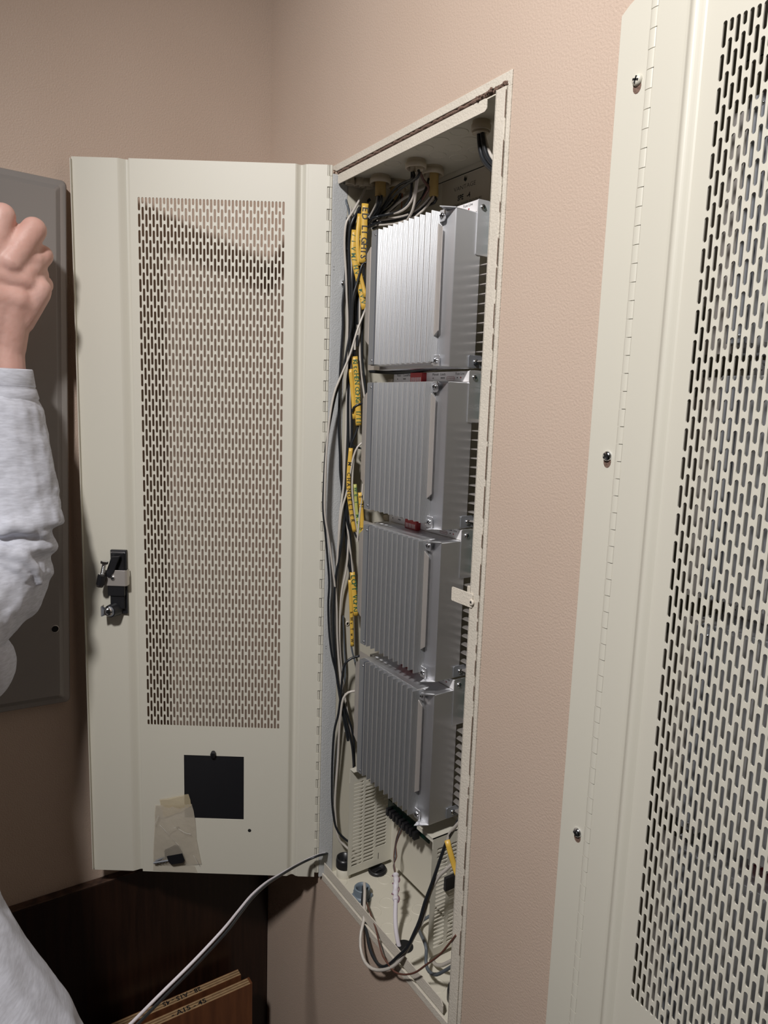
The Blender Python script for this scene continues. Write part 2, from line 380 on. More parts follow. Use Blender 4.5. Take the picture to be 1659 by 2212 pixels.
        b.box(0.0, 0.4400, -0.003, -0.0008, 1.2235, 1.2400); b.box(0.385, 0.440, -0.003, -0.0008, -0.03, 1.2235); b.box(0, 0.385, -0.003, -0.0008, -0.03, -0.004)
        b.build('surface_flange', M_cream, t, 0.0004)
        for z, rz in ((1.1514, 0.3), (0.8077, 0.9), (0.4042, 0.1), (0.06, 0.4)):
            b = MB().prism([(-0.0142+0.0046*math.cos(a), z-0.0045+0.0062*math.sin(a)) for a in [2*PI*k/14 for k in range(14)]], -0.0031, -0.0028, 'y'); b.build('keyhole', M_dust, t)
            o = link('screw', SCREW_C if z < 1.1 else SCREW_P, t, (-0.0142, -0.0030, z+0.001), (PI/2, 0, 0)); o.rotation_euler = (PI/2, rz, 0)
    # frame side hinge knuckles
    for k in range(KN):
        z = HD - 0.0002 - KP*k - 0.0160
        if z < 0: continue
        link('hinge_knuckle', KF, t, (-0.0002, -0.008 if open_ else -0.010, z), (0, 0, DANG if open_ else DANG2))
    return t
DANG = -2.1545; DANG2 = -0.0534
cab = cabinet(CX, True, 'open cream recessed wall cabinet with perforated door swung left, full of modules and wires')
cab2 = cabinet(0.8379, False, 'closed cream perforated-door wall cabinet at right edge of the photo')
def add_door(cabo, ang, y):
    o = link('door', DOOR, cabo, (0, y, 0), (0, 0, ang))
    b = o.modifiers.new('bevel', 'BEVEL'); b.width = 0.0002; b.segments = 1; b.limit_method = 'ANGLE'; b.angle_limit = math.radians(60)
    o.modifiers.remove(b)
    for k in range(KN):
        z = HD - 0.0002 - KP*k - 0.0160 - 0.0166
        if z > 0: link('hinge_knuckle', KD, o, (0, 0, z))
    return o
door1 = add_door(cab, DANG, -0.008)
door2 = add_door(cab2, DANG2, -0.010)
HM = Matrix.Translation((CX, -0.008, 0)) @ Matrix.Rotation(DANG, 4, 'Z')
HI = HM.inverted()
def dr(x, y, off=T):            # picture ray onto the inner face of the open door, in door coordinates
    n = (HM.to_3x3() @ Vector((0, 1, 0))); P0 = HM @ Vector((0, off, 0)); v = ray(x, y); t = (P0-CAM).dot(n)/v.dot(n); return HI @ (CAM+v*t)

# ---- furniture of the open door
MB().prism(rr(0.134, 0.2450, 0.105, 0.2310, 0.003), -0.0016, -0.0002, 'y').build('blanking_plate', M_dark, door1, label='black blanking plate filling the square cut-out')
b = MB(); b.prism(rr(0.1370, 0.2424, 0.1083, 0.2280, 0.002), -0.0002, 0.0007, 'y'); b.build('blanking_plate', M_dark, door1, 0.0003)
q = dr(461, 1623); b = MB(); b.tube([(q.x, 0.002, 0.2270), (q.x, 0.0045, 0.2330), (q.x-0.001, 0.0060, 0.2380)], [0.0042, 0.0050, 0.0036], 10); b.build('plate_latch', M_dark, door1, label='small black plastic latch above the blanking plate')
for px, py in ((385, 1788), (539, 1794)):
    q = dr(px, py); MB().lathe((q.x, T-0.0004, q.z), (0, 1, 0), [(0.0031, 0), (0.0031, 0.0006)], 16).build('screw_hole', M_void, door1)
# lock: housing, clamp, bolt and cam
b = MB(); b.box(0.3350, 0.3622, T-0.0008, 0.0065, 0.4850, 0.5960); b.box(0.3385, 0.3590, 0.0065, 0.0088, 0.535, 0.592); b.build('latch_housing', M_dark, door1, 0.0010)
MB().box(0.3366, 0.3608, 0.0066, 0.0074, 0.5905, 0.5935).build('latch_rim', M_chrome, door1)
b = MB(); b.prism([(0.3318, 0.003), (0.3318, 0.0135), (0.3345, 0.0165), (0.3705, 0.0165), (0.3705, 0.0150), (0.3352, 0.0150), (0.3330, 0.0130), (0.3330, 0.003)], 0.5362, 0.5632, 'z'); b.build('steel_clamp', M_alulit, door1, 0.0003, label='bent bright steel clamp across the latch')
b = MB(); b.box(0.3370, 0.3650, 0.0064, 0.0145, 0.5180, 0.5630); b.box(0.338, 0.362, 0.0064, 0.012, 0.495, 0.520); b.build('latch_body', M_dark, door1, 0.001)
# pressed arm: a folded black wedge running to the adjusting bolt
b = MB(); b.prism([(0.3560, 0.5870), (0.3420, 0.5880), (0.3530, 0.5590), (0.3605, 0.5500), (0.3680, 0.5560), (0.3640, 0.5640)], 0.0120, 0.0185, 'y'); b.build('latch_arm', M_dark, door1, 0.0008)
b = MB(); b.tube([(0.3735, 0.024, 0.5400), (0.3700, 0.024, 0.5560)], 0.0066, 14); b.build('bolt_boss', M_dark, door1, 0.0006)
b = MB(); b.tube([(0.3705, 0.024, 0.5540), (0.3655, 0.024, 0.5770)], 0.0030, 12)
for k in range(7): c = Vector((0.3690, 0.024, 0.5590))+Vector((-0.0005, 0, 0.0023))*k; b.lathe(c, (-0.21, 0, 1), [(0.0030, 0), (0.0035, 0.0006), (0.0030, 0.0012)], 12)
b.lathe((0.3657, 0.024, 0.5760), (-0.21, 0, 1), [(0.0062, 0), (0.0062, 0.0045)], 6, smooth=False); b.lathe((0.3703, 0.024, 0.5550), (-0.21, 0, 1), [(0.0060, 0), (0.0060, 0.0028)], 6, smooth=False)
b.lathe((0.3742, 0.024, 0.5362), (-0.21, 0, 1), [(0.0058, 0), (0.0058, 0.0036)], 6, smooth=False); b.build('adjusting_bolt', M_chrome, door1, 0.0003)
link('screw', SCREW, door1, (0.3548, 0.0165, 0.5500), (-PI/2, 0, 0))
b = MB(); b.tube([(0.3540, 0.004, 0.4935), (0.3590, 0.0225, 0.4935)], [0.0125, 0.0105], 18); b.build('lock_barrel', M_dark, door1)
b = MB(); b.prism([(0.3600+0.0092*math.cos(a), 0.4935+0.0092*math.sin(a)) for a in [-PI/2+PI*k/10-PI for k in range(11)]][::-1] + [(0.3725, 0.4850), (0.3725, 0.5020)], 0.0230, 0.0245, 'y')
b.build('lock_cam', M_aludk, door1, 0.0002)
MB().box(0.3725, 0.3738, 0.0130, 0.0245, 0.4850, 0.5020).build('cam_return', M_alulit, door1, 0.0002)
link('screw', screw_mesh(0.0078, 0.0040, 'cam_screw'), door1, (0.3600, 0.0244, 0.4935), (-PI/2, 0, 0.4))

# ---- knockouts in floor and ceiling of the open cabinet
def knock(x, y, z, up, r=0.0130):
    b = MB(); b.lathe((0, 0, 0), (0, 0, 1), [(r, 0), (r-0.0003, 0.0006), (r-0.0012, 0.0006), (r-0.0016, 0.0002)], 26)
    o = b.build('knockout', M_creamin, cab, loc=(x-CX, y, z))
    if not up: o.rotation_euler = (PI, 0, 0)
for x, y in ((0.3253, 0.0917), (0.3769, 0.0608), (0.4283, 0.0298), (0.4234, 0.0650), (0.564, 0.0285), (0.4196, 0.0992), (0.2893, 0.0185), (0.515, 0.0290), (0.3750, 0.092), (0.385, 0.0300), (0.47, 0.065)):
    knock(x, y, 0.0, True)
for x, y in ((0.440, 0.035), (0.475, 0.035), (0.515, 0.035), (0.43, 0.065), (0.465, 0.065), (0.50, 0.065), (0.44, 0.095), (0.48, 0.095), (0.36, 0.035), (0.55, 0.085), (0.59, 0.045), (0.59, 0.085)):
    knock(x, y, 1.205, False)
MB().lathe((0.4755-CX, 0.0300, 0.0), (0, 0, 1), [(0.0145, 0.0002), (0.0145, 0.0006)], 26).build('open_knockout', M_void, cab)
MB().lathe((0.0003, 0.0385, 0.4709), (1, 0, 0), [(0.0042, 0), (0.0042, 0.0018), (0.0024, 0.0022), (0.0022, 0.0006)], 14).build('rivet', M_creamtex, cab)
MB().lathe((0.0015, 0.0385, 0.4709), (1, 0, 0), [(0.0020, 0), (0.0020, 0.0006)], 12).build('rivet_hole', M_void, cab)
MB().sphere((0.0025, 0.0145, 1.0436), 0.0052, 12, 8, sc=(0.6, 1, 1)).build('round_head_screw', M_chrome, cab)
b = MB()
for z in (1.069, 1.0645, 0.4375, 0.4335): b.add([(0.0004, -0.006, z), (0.0004, 0.002, z-0.0015), (0.0004, -0.006, z-0.0032), (0.0016, -0.003, z-0.0015)], [(0, 1, 3), (1, 2, 3), (0, 3, 2)])
b.build('torn_tape', M_dark, cab)
# label on the back panel
b = MB(); b.box(0.362-CX, 0.4745-CX, YB-0.0004, YB-0.00005, 1.108, 1.1935); b.build('paper_label', M_label, cab)
yl = YB-0.0006
text('VANTAGE', 0.0088, (0.3915-CX, yl, 1.1745), (1, 0, 0), (0, 0, 1), M_ink, parent=cab, xs=1.28, bold=-0.0001)
text('SPE   -4', 0.0105, (0.4015-CX, yl, 1.1600), (1, 0, 0), (0, 0, 1), M_ink, parent=cab, bold=0.0003, xs=0.9)
text('SECONDARY POWER ENCLOSURE', 0.0056, (0.3790-CX, yl, 1.1520), (1, 0, 0), (0, 0, 1), M_ink, parent=cab, xs=0.9)
b = MB()
for p in ([(0, 0.0), (0.0035, 0.0020), (0.0035, 0.0075), (0.0015, 0.0040), (0, 0.0060)], [(0, 0.0), (-0.0035, 0.0030), (-0.0015, 0.0090), (-0.0010, 0.0050), (0.0, 0.0085)]):
    b.prism([(0.4180-CX+x, 1.1840+z) for x, z in p], yl, yl+0.0003, 'y')
b.build('printed_emblem', M_ink, cab)

# ---- slotted covers at the bottom of the cabinet
def vent_cover(x, y0, z0, z1, cols, rows, pz, seg_rows, m=M_cream):
    """side sheet in the plane x, slots running in depth; cols = [(y start, y end, first row, last row)]"""
    b = MB(); ys = [y0]; 
    edges = [y0]+[(cols[i][1]+cols[i+1][0])/2 for i in range(len(cols)-1)]+[cols[-1][1]+0.003]
    for ci, (a, c, r0, r1) in enumerate(cols):
        e0, e1 = edges[ci], edges[ci+1]
        zl, zh = seg_rows+pz*r0-pz/2, seg_rows+pz*r1+pz/2
        sheet_rect(b, e0, e1, z0, zl, 0, T); sheet_rect(b, e0, e1, zh, z1, 0, T)
        for k in range(r0, r1+1):
            zc = seg_rows+pz*k; slot_cell(b, e0, e1, zc-pz/2, zc+pz/2, a, c, zc-0.0019, zc+0.0019, 0, T, horiz=True, seg=3)
    sheet_rect(b, edges[-1], YB-0.004, z0, z1, 0, T)
    # built in (depth, thickness, z); turn so that depth runs along +y and the outer face looks to +x
    b.v = [(x-v[1], v[0], v[2]) for v in b.v]
    return b
vb = vent_cover(0.2955-CX, 0.0298, 0.0112, 0.2176, [(0.0372, 0.0592, 0, 23), (0.0622, 0.0845, 0, 23), (0.0880, 0.1115, 3, 23)], 24, 0.00690, 0.0282, 0)
vb.prism([(0.0298, 0.2176), (0.034, 0.2176), (0.075, 0.2176), (0.12, 0.2176), (0.12, 0.2164), (0.0298, 0.2164)], 0.2955-CX, 0.3080-CX, 'x')
vb.box(0.2955-CX, 0.34-CX, 0.1228, 0.1240, 0.0112, 0.2176)
o = vb.build('left_vent_cover', M_cream, cab)
o.name = 'vent_cover'
MB().box(0.2956-CX, 0.2958-CX, 0.0945, 0.0954, 0.0225, 0.0345).build('cover_slit', M_void, cab)
vb = vent_cover(0.5235-CX, 0.0403, 0.0100, 0.2110, [(0.0490, 0.0700, 0, 25), (0.0755, 0.0965, 0, 25), (0.1020, 0.1200, 0, 25)], 26, 0.00660, 0.0250, 0)
vb.box(0.4800-CX, 0.5235-CX, 0.0403, 0.1200, 0.2098, 0.2110)
o = vb.build('vent_cover', M_cream, cab)
b = MB(); b.box(0.480-CX, 0.5221-CX, 0.0416, 0.0428, 0.2030, 0.2098); b.build('cover_edge', M_cream, cab)
b = MB(); b.box(0.335-CX, 0.5215-CX, 0.1000, 0.1012, 0.0350, 0.2190); b.box(0.335-CX, 0.345-CX, 0.1000, 0.1012, 0.0250, 0.0350); b.build('inner_cover', M_creamin, cab)
MB().box(0.5240-CX, 0.5300-CX, 0.0640, 0.0960, 0.1180, 0.1400).build('cable_clamp', M_dark, cab, 0.001, label='black plastic clamp on the right slotted cover')

# ------------------------------------------------------------------ power modules
def fin_mesh():
    b = MB(); t = 0.0009; n = 18
    L = []; Rr = []
    for k in range(n+1):
        y = -0.018+0.0185*k/n; w = t + (0.0006 if k % 2 else -0.0002)
        Rr.append((w, y)); L.append((-w, y))
    b.prism(Rr+L[::-1], 0.0075, 0.2035, 'z'); return b.mesh('fin', [M_fin])
FIN = fin_mesh()
XL = 0.302
def module(label):
    t = thing('power_module', label, 'amplifier', (XL, 0.03, 0), 0, 'aluminium heat-sink modules stacked in the cabinet')
    b = MB(); b.box(0.1905, 0.2205, 0.0006, 0.0455, 0.0, 0.2050); b.build('side_cover', M_alu, t, 0.0012)
    b = MB(); b.box(0.030, 0.1903, 0.010, 0.0545, 0.001, 0.2040); b.build('chassis', M_alu, t, 0.0006)
    b = MB(); b.box(0.0425, 0.1905, -0.0080, 0.0095, 0.0060, 0.2045); b.build('heat_sink_base', M_fin, t, 0.0003)
    b = MB(); b.prism([(0.1906, 0.0405), (0.2025, 0.0490), (0.2025, 0.1825), (0.1906, 0.1900)], -0.0072, -0.0058, 'y'); b.box(0.1906, 0.1916, -0.0072, 0.0002, 0.004, 0.2040); b.build('front_bracket', M_alulit, t, 0.0002)
    b = MB(); b.prism([(0.0, 0.0495), (0.011, 0.0410), (0.011, 0.1890), (0.0, 0.1800)], 0.0005, 0.0019, 'y'); b.build('left_bracket', M_alulit, t, 0.0002)
    b = MB(); b.box(0.0100, 0.0440, 0.0022, 0.0034, 0.001, 0.2040); b.build('bracket_back', M_alulit, t)
    b = MB(); b.box(0.0425, 0.0560, -0.0178, 0.0, 0.0075, 0.2040); b.build('end_plate', M_aludk, t, 0.0005)
    b = MB(); b.box(0.0395, 0.0423, -0.0120, 0.0025, 0.0065, 0.2045); b.build('end_flange', M_alulit, t)
    for z in (0.0135, 0.1965): link('screw', SCREW_S, t, (0.0535, -0.0178, z), (PI/2, 0, 0))
    for k in range(11): link('fin', FIN, t, (0.0612+0.01305*k, 0, 0))
    # corner tabs with screws
    b = MB(); b.prism(rr(0.1920, 0.2050, 0.1900, 0.2050, 0.003), -0.0052, -0.0040, 'y'); b.build('corner_tab', M_alu, t, 0.0002)
    b = MB(); b.prism(rr(0.1920, 0.2050, 0.0010, 0.0170, 0.001), -0.0052, -0.0040, 'y'); b.build('corner_tab', M_alu, t, 0.0002)
    for z in (0.2044, 0.0002):
        b = MB(); b.prism([(0.2205, -0.0002), (0.2105, -0.0190), (0.1990, 0.0010), (0.1990, 0.0020), (0.2205, 0.0020)], z, z+0.0011, 'z'); b.build('corner_fold', M_alu, t)
    link('screw', SCREW, t, (0.1985, -0.0053, 0.1975), (PI/2, 0.3, 0)); link('screw', SCREW, t, (0.1985, -0.0053, 0.0090), (PI/2, 0.8, 0))
    # raised flap at the back with the indicator strip
    b = MB(); b.prism(rr(0.0360, 0.0570, 0.150, 0.2215, 0.0015), 0.2207, 0.2218, 'x'); b.build('rear_flap', M_alu, t, 0.0002)
    b = MB(); b.prism(rr(0.0330, 0.0580, 0.0012, 0.0185, 0.0025), 0.2208, 0.2220, 'x'); b.build('rear_tab', M_aludk, t, 0.0003)
    link('screw', SCREW, t, (0.2218, 0.0450, 0.2120), (0, PI/2, 0)); link('screw', SCREW, t, (0.2221, 0.0450, 0.0095), (0, PI/2, 0))
    b = MB(); b.box(0.0350, 0.2205, 0.0360, 0.0375, 0.1900, 0.2205); b.build('indicator_strip', M_white, t, 0.0002)
    b = MB(); b.prism([(0.0550, 0.2045), (0.0550, 0.2060), (0.036, 0.2060), (0.036, 0.2045)], 0.040, 0.2200, 'x'); b.build('strip_shelf', M_alulit, t)
    yt = 0.0358
    for s_, x in (('Fuse Line', 0.1910), ('Manual', 0.1370), ('Loads', 0.1560), ('Loads', 0.062), ('Phase', 0.074), ('Fuse', 0.0450)):
        text(s_, 0.0052, (x, yt, 0.2155), (1, 0, 0), (0, 0, 1), M_ink, parent=t)
    b = MB()
    for x in (0.139, 0.158, 0.1605, 0.163, 0.1655, 0.1955, 0.046, 0.0625, 0.065, 0.0675): b.lathe((x, 0.0360, 0.2118), (0, -1, 0), [(0.0010, 0), (0.0010, 0.0002)], 8)
    b.build('indicator_holes', M_ink, t); MB().lathe((0.2030, 0.0360, 0.2118), (0, -1, 0), [(0.0012, 0), (0.0012, 0.0003)], 8).build('red_lamp', M_red, t)
    b = MB(); P = rr(0.171, 0.189, 0.2085, 0.2135, 0.0024); 
    for i in range(len(P)): 
        a, c = P[i], P[(i+1) % len(P)]; b.tube([(a[0], 0.0359, a[1]), (c[0], 0.0359, c[1])], 0.0002, 4)
    b.build('printed_oval', M_red, t)
    text('ACCESSPOINT', 0.0027, (0.1722, yt, 0.2102), (1, 0, 0), (0, 0, 1), M_red, parent=t)
    b = MB(); b.box(0.0930, 0.1230, 0.0270, 0.0358, 0.2040, 0.2200)
    sw = b.build('dip_switch', M_red, t, 0.0005, label='red plastic switch block'); 
    b = MB()
    for k in range(9): b.box(0.0960+0.0029*k, 0.0968+0.0029*k, 0.0266, 0.0270, 0.2060, 0.2130)
    b.build('switch_pins', M_white, sw)
    b = MB(); b.box(0.0150, 0.0300, 0.036, 0.050, 0.2040, 0.2130); b.build('terminal_cap', M_conn, t, 0.003)
    # circuit board edge and horizontal fins at the right rear
    b = MB(); b.box(0.2225, 0.2350, 0.0585, 0.0600, 0.155, 0.2180); pc = b.build('circuit_board', M_pcb, t)
    text('R5 80', 0.0055, (0.2262, 0.0584, 0.2050), (0, 0, -1), (1, 0, 0), M_white, parent=pc); text('C20', 0.0055, (0.2262, 0.0584, 0.1760), (0, 0, -1), (1, 0, 0), M_white, parent=pc)
    MB().box(0.2130, 0.2600, 0.0640, 0.0655, 0.0, 0.150).build('black_backing', M_dark, t)
    for k in range(11): MB().add([], []) if False else link('rear_fin', RFIN, t, (0, 0, 0.0100+0.0128*k))
    return t
b = MB(); b.box(0.2150, 0.2620, 0.0480, 0.0640, 0, 0.0013); RFIN = b.mesh('rear_fin', [M_alulit])
def kids_index():
    K = {}
    for o in bpy.data.objects:
        if o.parent: K.setdefault(o.parent.name, []).append(o)
    return K
mods = [module('topmost aluminium heat-sink module, brightest, under the ceiling cable connectors')]
KIDS = kids_index()
LAB = ['second aluminium heat-sink module from top, beside green-lettered yellow sleeve', 'third aluminium heat-sink module from top, level with the strike tab', 'lowest aluminium heat-sink module, darkest, above the slotted covers']
ZB = [0.9050, 0.6815, 0.4590, 0.2350]
mods[0].location.z = ZB[0]
for i in range(3):
    c = copy_tree(mods[0]); c.location.z = ZB[i+1]; c['label'] = LAB[i]; mods.append(c)
for i, s_ in enumerate(('topmost', 'second', 'third', 'lowest')):
    c = copy_tree(mods[0]); c.location = (XL+0.5813, 0.03, ZB[i]); c['label'] = s_+' metal module glimpsed through slots of the closed right door'; c['group'] = 'modules behind the closed perforated door'


# ------------------------------------------------------------------ cable connectors hanging from the cabinet ceiling
def PT(p):
    x, y, v = p
    return atX(x, y, v) if v > 0.2 else atY(x, y, v)
def connector(label, collar, Y, stubs, cr=0.0165):
    c = atZ(collar[0], collar[1], 1.205) if collar else atY(stubs[0][0], stubs[0][1], Y)
    c = Vector((max(c.x, 0.2585+cr), min(max(c.y, cr+0.002), 0.1265-cr), 1.205))
    t = thing('cable_connector', label, 'connector', c, 0, 'cable connectors in the cabinet ceiling')
    b = MB(); b.lathe((0, 0, 0), (0, 0, -1), [(cr*0.88, 0), (cr*0.9, 0.0040), (cr, 0.0050), (cr, 0.0115), (cr*0.86, 0.0120), (cr*0.84, 0.0060)], 24); b.build('collar', M_conn, t)
    for (x0, y0, x1, y1, r, m) in stubs:
        e = atY(x1, y1, c.y + (0.004 if x1 > x0 else 0.0)) - c; a = Vector((e.x*0.72, e.y*0.6, -0.002))
        b = MB(); b.tube([a, a*0.4+e*0.6+Vector((0, 0, 0.0)), e], [r, r, r*1.03], 12, step=0.003); b.build('cable_sheath', m, t)
    return t
CC = M_conn
connector('short cream cable stub at the left end, half hidden by the top lip', None, 0.018, [(741, 398, 746, 427, 0.0052, CC)], 0.0075)
connector('second cable connector from the left, with a wide cream stub', None, 0.034, [(757, 395, 757, 414, 0.0068, CC)], 0.0095)
connector('third cable connector from the left, long white wire leaving it', (786, 392), 0.045, [(790, 378, 789, 402, 0.0078, CC)], 0.0120)
connector('collared connector with a yellowed wide sheath, above the yellow sleeves', (822, 380), 0.050, [(819, 385, 822, 424, 0.0085, M_sheathy)])
connector('connector with two sheaths, one curving left, right of the yellowed one', (859, 391), 0.088, [(857, 392, 850, 430, 0.0062, M_sheathy), (867, 396, 868, 418, 0.0055, CC)])
connector('connector in the middle of the ceiling with two short sheaths', (899, 346), 0.053, [(892, 352, 893, 371, 0.0060, CC), (906, 350, 906, 368, 0.0052, CC)], 0.0155)
connector('large collared connector nearest the paper label, long yellowed sheath', (935, 361), 0.090, [(925, 365, 925, 388, 0.0058, CC), (938, 365, 937, 424, 0.0068, M_sheathy)], 0.0170)
connector('wide cream connector at the right end behind the right flange', (1040, 262), 0.036, [(1038, 262, 1038, 289, 0.0105, CC)], 0.0125)

# ------------------------------------------------------------------ wires
def wire(label, pts, r, m, group='wires down the left side of the cabinet', name='wire', cat='wire'):
    P = [PT(p) for p in pts]; b = MB(); b.tube(P, r, 8, step=0.008); o = b.build(name, m); tag(o, label, cat, group); return o
K, Wt, G = M_blkwire, M_whtwire, M_grywire
wire('black wire arching out over the door hinge, outermost of all', [(799, 566, .300), (791, 567, .292), (782, 573, .290), (772, 609, .286), (763, 642, .284), (760, 695, .282), (751, 748, .280), (737, 820, .276), (726, 850, .274), (715, 901, .272), (704.5, 966, .272), (700, 1035, .272), (698, 1098, .272), (702, 1143, .272), (707, 1200, .270), (711, 1257, .268), (709, 1307, .267), (711, 1365, .267), (717, 1416, .268), (725, 1449, .270), (733, 1490, .272), (748, 1538, .276), (763, 1590, .280), (766, 1655, .282)], 0.0019, K)
wire('white wire crossing diagonally and following the arching black wire', [(795, 655, .300), (788, 672, .292), (772, 713, .290), (756, 766, .286), (735, 816, .281), (722, 850, .278), (712, 905, .276), (705, 980, .276), (702, 1050, .276), (702, 1110, .275), (711, 1170, .274), (719, 1230, .272), (727, 1300, .268), (729, 1380, .266), (735, 1450, .267), (744, 1500, .270), (754, 1560, .274), (764, 1640, .279)], 0.0018, Wt)
wire('black wire lying leftmost against the side panel, past the round-head screw', [(750, 470, .262), (747, 540, .262), (746, 595, .2615), (743, 625, .2615), (740, 660, .2612), (740.5, 701, .2612), (737, 760, .2612), (734, 813, .2612), (732.5, 872, .2612), (731.6, 927, .2612), (734, 981, .2612), (735, 1026, .262), (742, 1082, .264), (745, 1125, .266), (750, 1200, .268), (756, 1237, .270), (758, 1260, .271)], 0.0019, K)
wire('long white wire from the third ceiling connector', [(789, 405, .045), (784, 420, .040), (776, 433, .034), (762, 458, .272), (749, 478, .270), (745, 503, .268), (744.5, 540, .266), (747.6, 595, .265), (749, 642, .264), (751, 689, .264), (750, 748, .264), (750, 820, .264), (748, 900, .264), (746, 963, .264), (742, 1053, .265), (735, 1107, .266), (731, 1170, .266), (728, 1230, .264), (726, 1330, .263), (731, 1420, .264), (738, 1500, .267), (746, 1580, .271)], 0.0019, Wt)
wire('thick black wire in the middle of the left bundle', [(800, 430, .060), (784, 445, .050), (771, 461, .276), (757, 489, .272), (754, 540, .268), (754, 580, .267), (756, 642, .266), (757, 701, .266), (756, 760, .266), (752, 854, .266), (752, 963, .268), (750, 1017, .269), (746, 1089, .270), (742, 1143, .271), (733, 1200, .271), (726, 1245, .270), (721, 1307, .268), (721, 1382, .267), (725, 1441, .268), (732, 1491, .270), (741, 1545, .274), (752, 1600, .278)], 0.0024, K)
wire('second thick black wire, right of the middle of the bundle', [(812, 450, .060), (795, 470, .055), (778, 500, .275), (765, 540, .272), (764, 600, .271), (767.5, 642, .271), (769, 713, .271), (765, 766, .271), (760.5, 854, .271), (759.6, 945, .271), (755, 990, .271), (751, 1040, .272), (749, 1110, .273), (756, 1160, .272), (757, 1200, .272), (760, 1238, .272)], 0.0024, K)
wire('white wire beside the first thick black wire', [(757, 412, .034), (759, 440, .030), (760, 480, .268), (759, 530, .268), (760.5, 595, .267), (759, 666, .267), (760, 740, .267), (757, 800, .266), (756, 900, .267), (757, 1000, .268), (756, 1100, .269), (752, 1180, .270), (748, 1230, .270), (737, 1290, .267), (734, 1390, .264), (741, 1470, .266), (752, 1545, .270), (760, 1600, .272)], 0.0018, Wt)
wire('white wire near the module edge, straight behind the kitchen sleeve', [(792, 560, .285), (787, 590, .284), (779, 630, .282), (777, 666, .281), (777, 736, .279), (779, 795, .279), (785, 840, .281), (789, 870, .283), (793, 900, .286)], 0.0018, Wt)
wire('black wire near the module edge behind the kitchen sleeve', [(785, 575, .289), (788, 620, .288), (783, 700, .284), (782, 760, .283), (785, 800, .284), (790, 840, .287), (794, 880, .289)], 0.0018, K)
wire('black wire looping out of the bundle onto the second module', [(795, 866, .300), (789, 869, .292), (776, 873, .289), (764, 880, .284), (761, 890, .282)], 0.0017, K)
wire('black wire hooking back under the kitchen sleeve', [(774, 919, .284), (768, 938, .283), (761, 955, .281), (762, 962, .281), (772, 967, .284), (784, 969, .289), (792, 972, .297)], 0.0017, K)
wire('white wire hooking from the second module into the bundle', [(795, 951, .300), (785, 955, .291), (773, 965, .288), (764, 985, .284), (757, 1020, .281), (750, 1060, .278), (739, 1100, .275), (733, 1150, .272), (728, 1220, .270), (726, 1260, .268)], 0.0018, Wt)
wire('white wire bowing beside the green-lettered sleeve', [(765, 985, .283), (762, 1020, .281), (761, 1060, .281), (765, 1100, .281), (770, 1140, .282), (775, 1165, .286)], 0.0017, Wt)
wire('white wire rising along the second module to its lower corner', [(784, 1045, .290), (781, 1080, .289), (777, 1110, .288), (774, 1145, .287), (772, 1170, .287)], 0.0017, Wt)
wire('black wire ending at the corner of the third module', [(766, 1150, .281), (770, 1160, .283), (777, 1166, .288), (783, 1158, .294)], 0.0016, K)
wire('pair of white wires dropping straight into the worktop sleeve', [(747, 1110, .270), (752, 1150, .272), (758, 1200, .273), (762, 1236, .274)], 0.0018, Wt)
wire('grey wire behind the worktop sleeve running to the lowest module', [(759, 1396, .272), (762, 1412, .273), (767, 1430, .276), (771, 1450, .280), (774, 1462, .284)], 0.0016, G)
wire('black wire curving out of the top of the lowest module', [(782, 1416, .300), (777, 1417, .293), (760, 1421.6, .288), (745, 1434, .284), (740, 1457, .281), (737, 1491, .277), (731, 1541, .273), (722, 1580, .270), (718, 1640, .268), (717, 1695, .267), (718, 1740, .268), (725, 1785, .270), (738, 1806, .276), (754, 1819, .284)], 0.0021, K)
wire('pale wire curving from the left bracket of the lowest module to the floor', [(770, 1492, .296), (765, 1493, .292), (752, 1496, .287), (742, 1508, .283), (737, 1533, .279), (733, 1580, .275), (730, 1640, .271), (724, 1722, .268), (725, 1765, .268), (730, 1808, .272), (740, 1822, .276), (753, 1834, .284)], 0.0021, Wt)
wire('black wire fanning down to the left slotted cover', [(733, 1490, .275), (742, 1530, .277), (753, 1580, .281), (760, 1610, .284), (763, 1640, .286), (764, 1662, .288)], 0.0019, K)
wire('thin grey wire following the pale wire down to the floor', [(741, 1330, .262), (744, 1400, .262), (746, 1450, .264), (740, 1510, .266), (733, 1570, .266), (726, 1680, .263), (724, 1760, .263)], 0.0015, G)
# wires that sweep across under the ceiling
GT = 'wires sweeping from the ceiling connectors to the left bundle'
def top(label, pts, r, m): wire(label, pts, r, m, GT)
top('black wire dropping from the middle connector in a deep curve', [(890, 368, .055), (889, 400, .058), (886, 425, .060), (872, 450, .062), (845, 462, .062), (815, 468, .058), (795, 478, .290), (782, 505, .280), (775, 545, .278)], 0.0021, K)
top('cream wire falling straight from the middle connector to the first module', [(906, 366, .055), (903, 385, .056), (899, 410, .058), (895, 440, .062), (888, 462, .066), (878, 478, .072)], 0.0020, Wt)
top('cream wire curving left under the deep black wire', [(902, 368, .055), (899, 395, .056), (894, 422, .058), (882, 444, .060), (862, 458, .062), (832, 464, .062), (806, 474, .058), (790, 495, .286), (783, 530, .282)], 0.0018, Wt)
top('cream wire nearest the top edge of the first module', [(937, 424, .090), (925, 442, .084), (900, 466, .074), (860, 482, .070), (828, 486, .068), (804, 488, .060), (792, 500, .290)], 0.0018, Wt)
top('black wire from the large connector sweeping furthest', [(936, 424, .090), (928, 436, .088), (912, 452, .085), (888, 466, .080), (855, 476, .075), (820, 480, .066), (796, 490, .292)], 0.0022, K)
top('cream wire from the large connector beside its black neighbour', [(930, 424, .090), (920, 436, .086), (905, 450, .082), (880, 464, .078), (846, 472, .072), (815, 476, .064)], 0.0018, Wt)
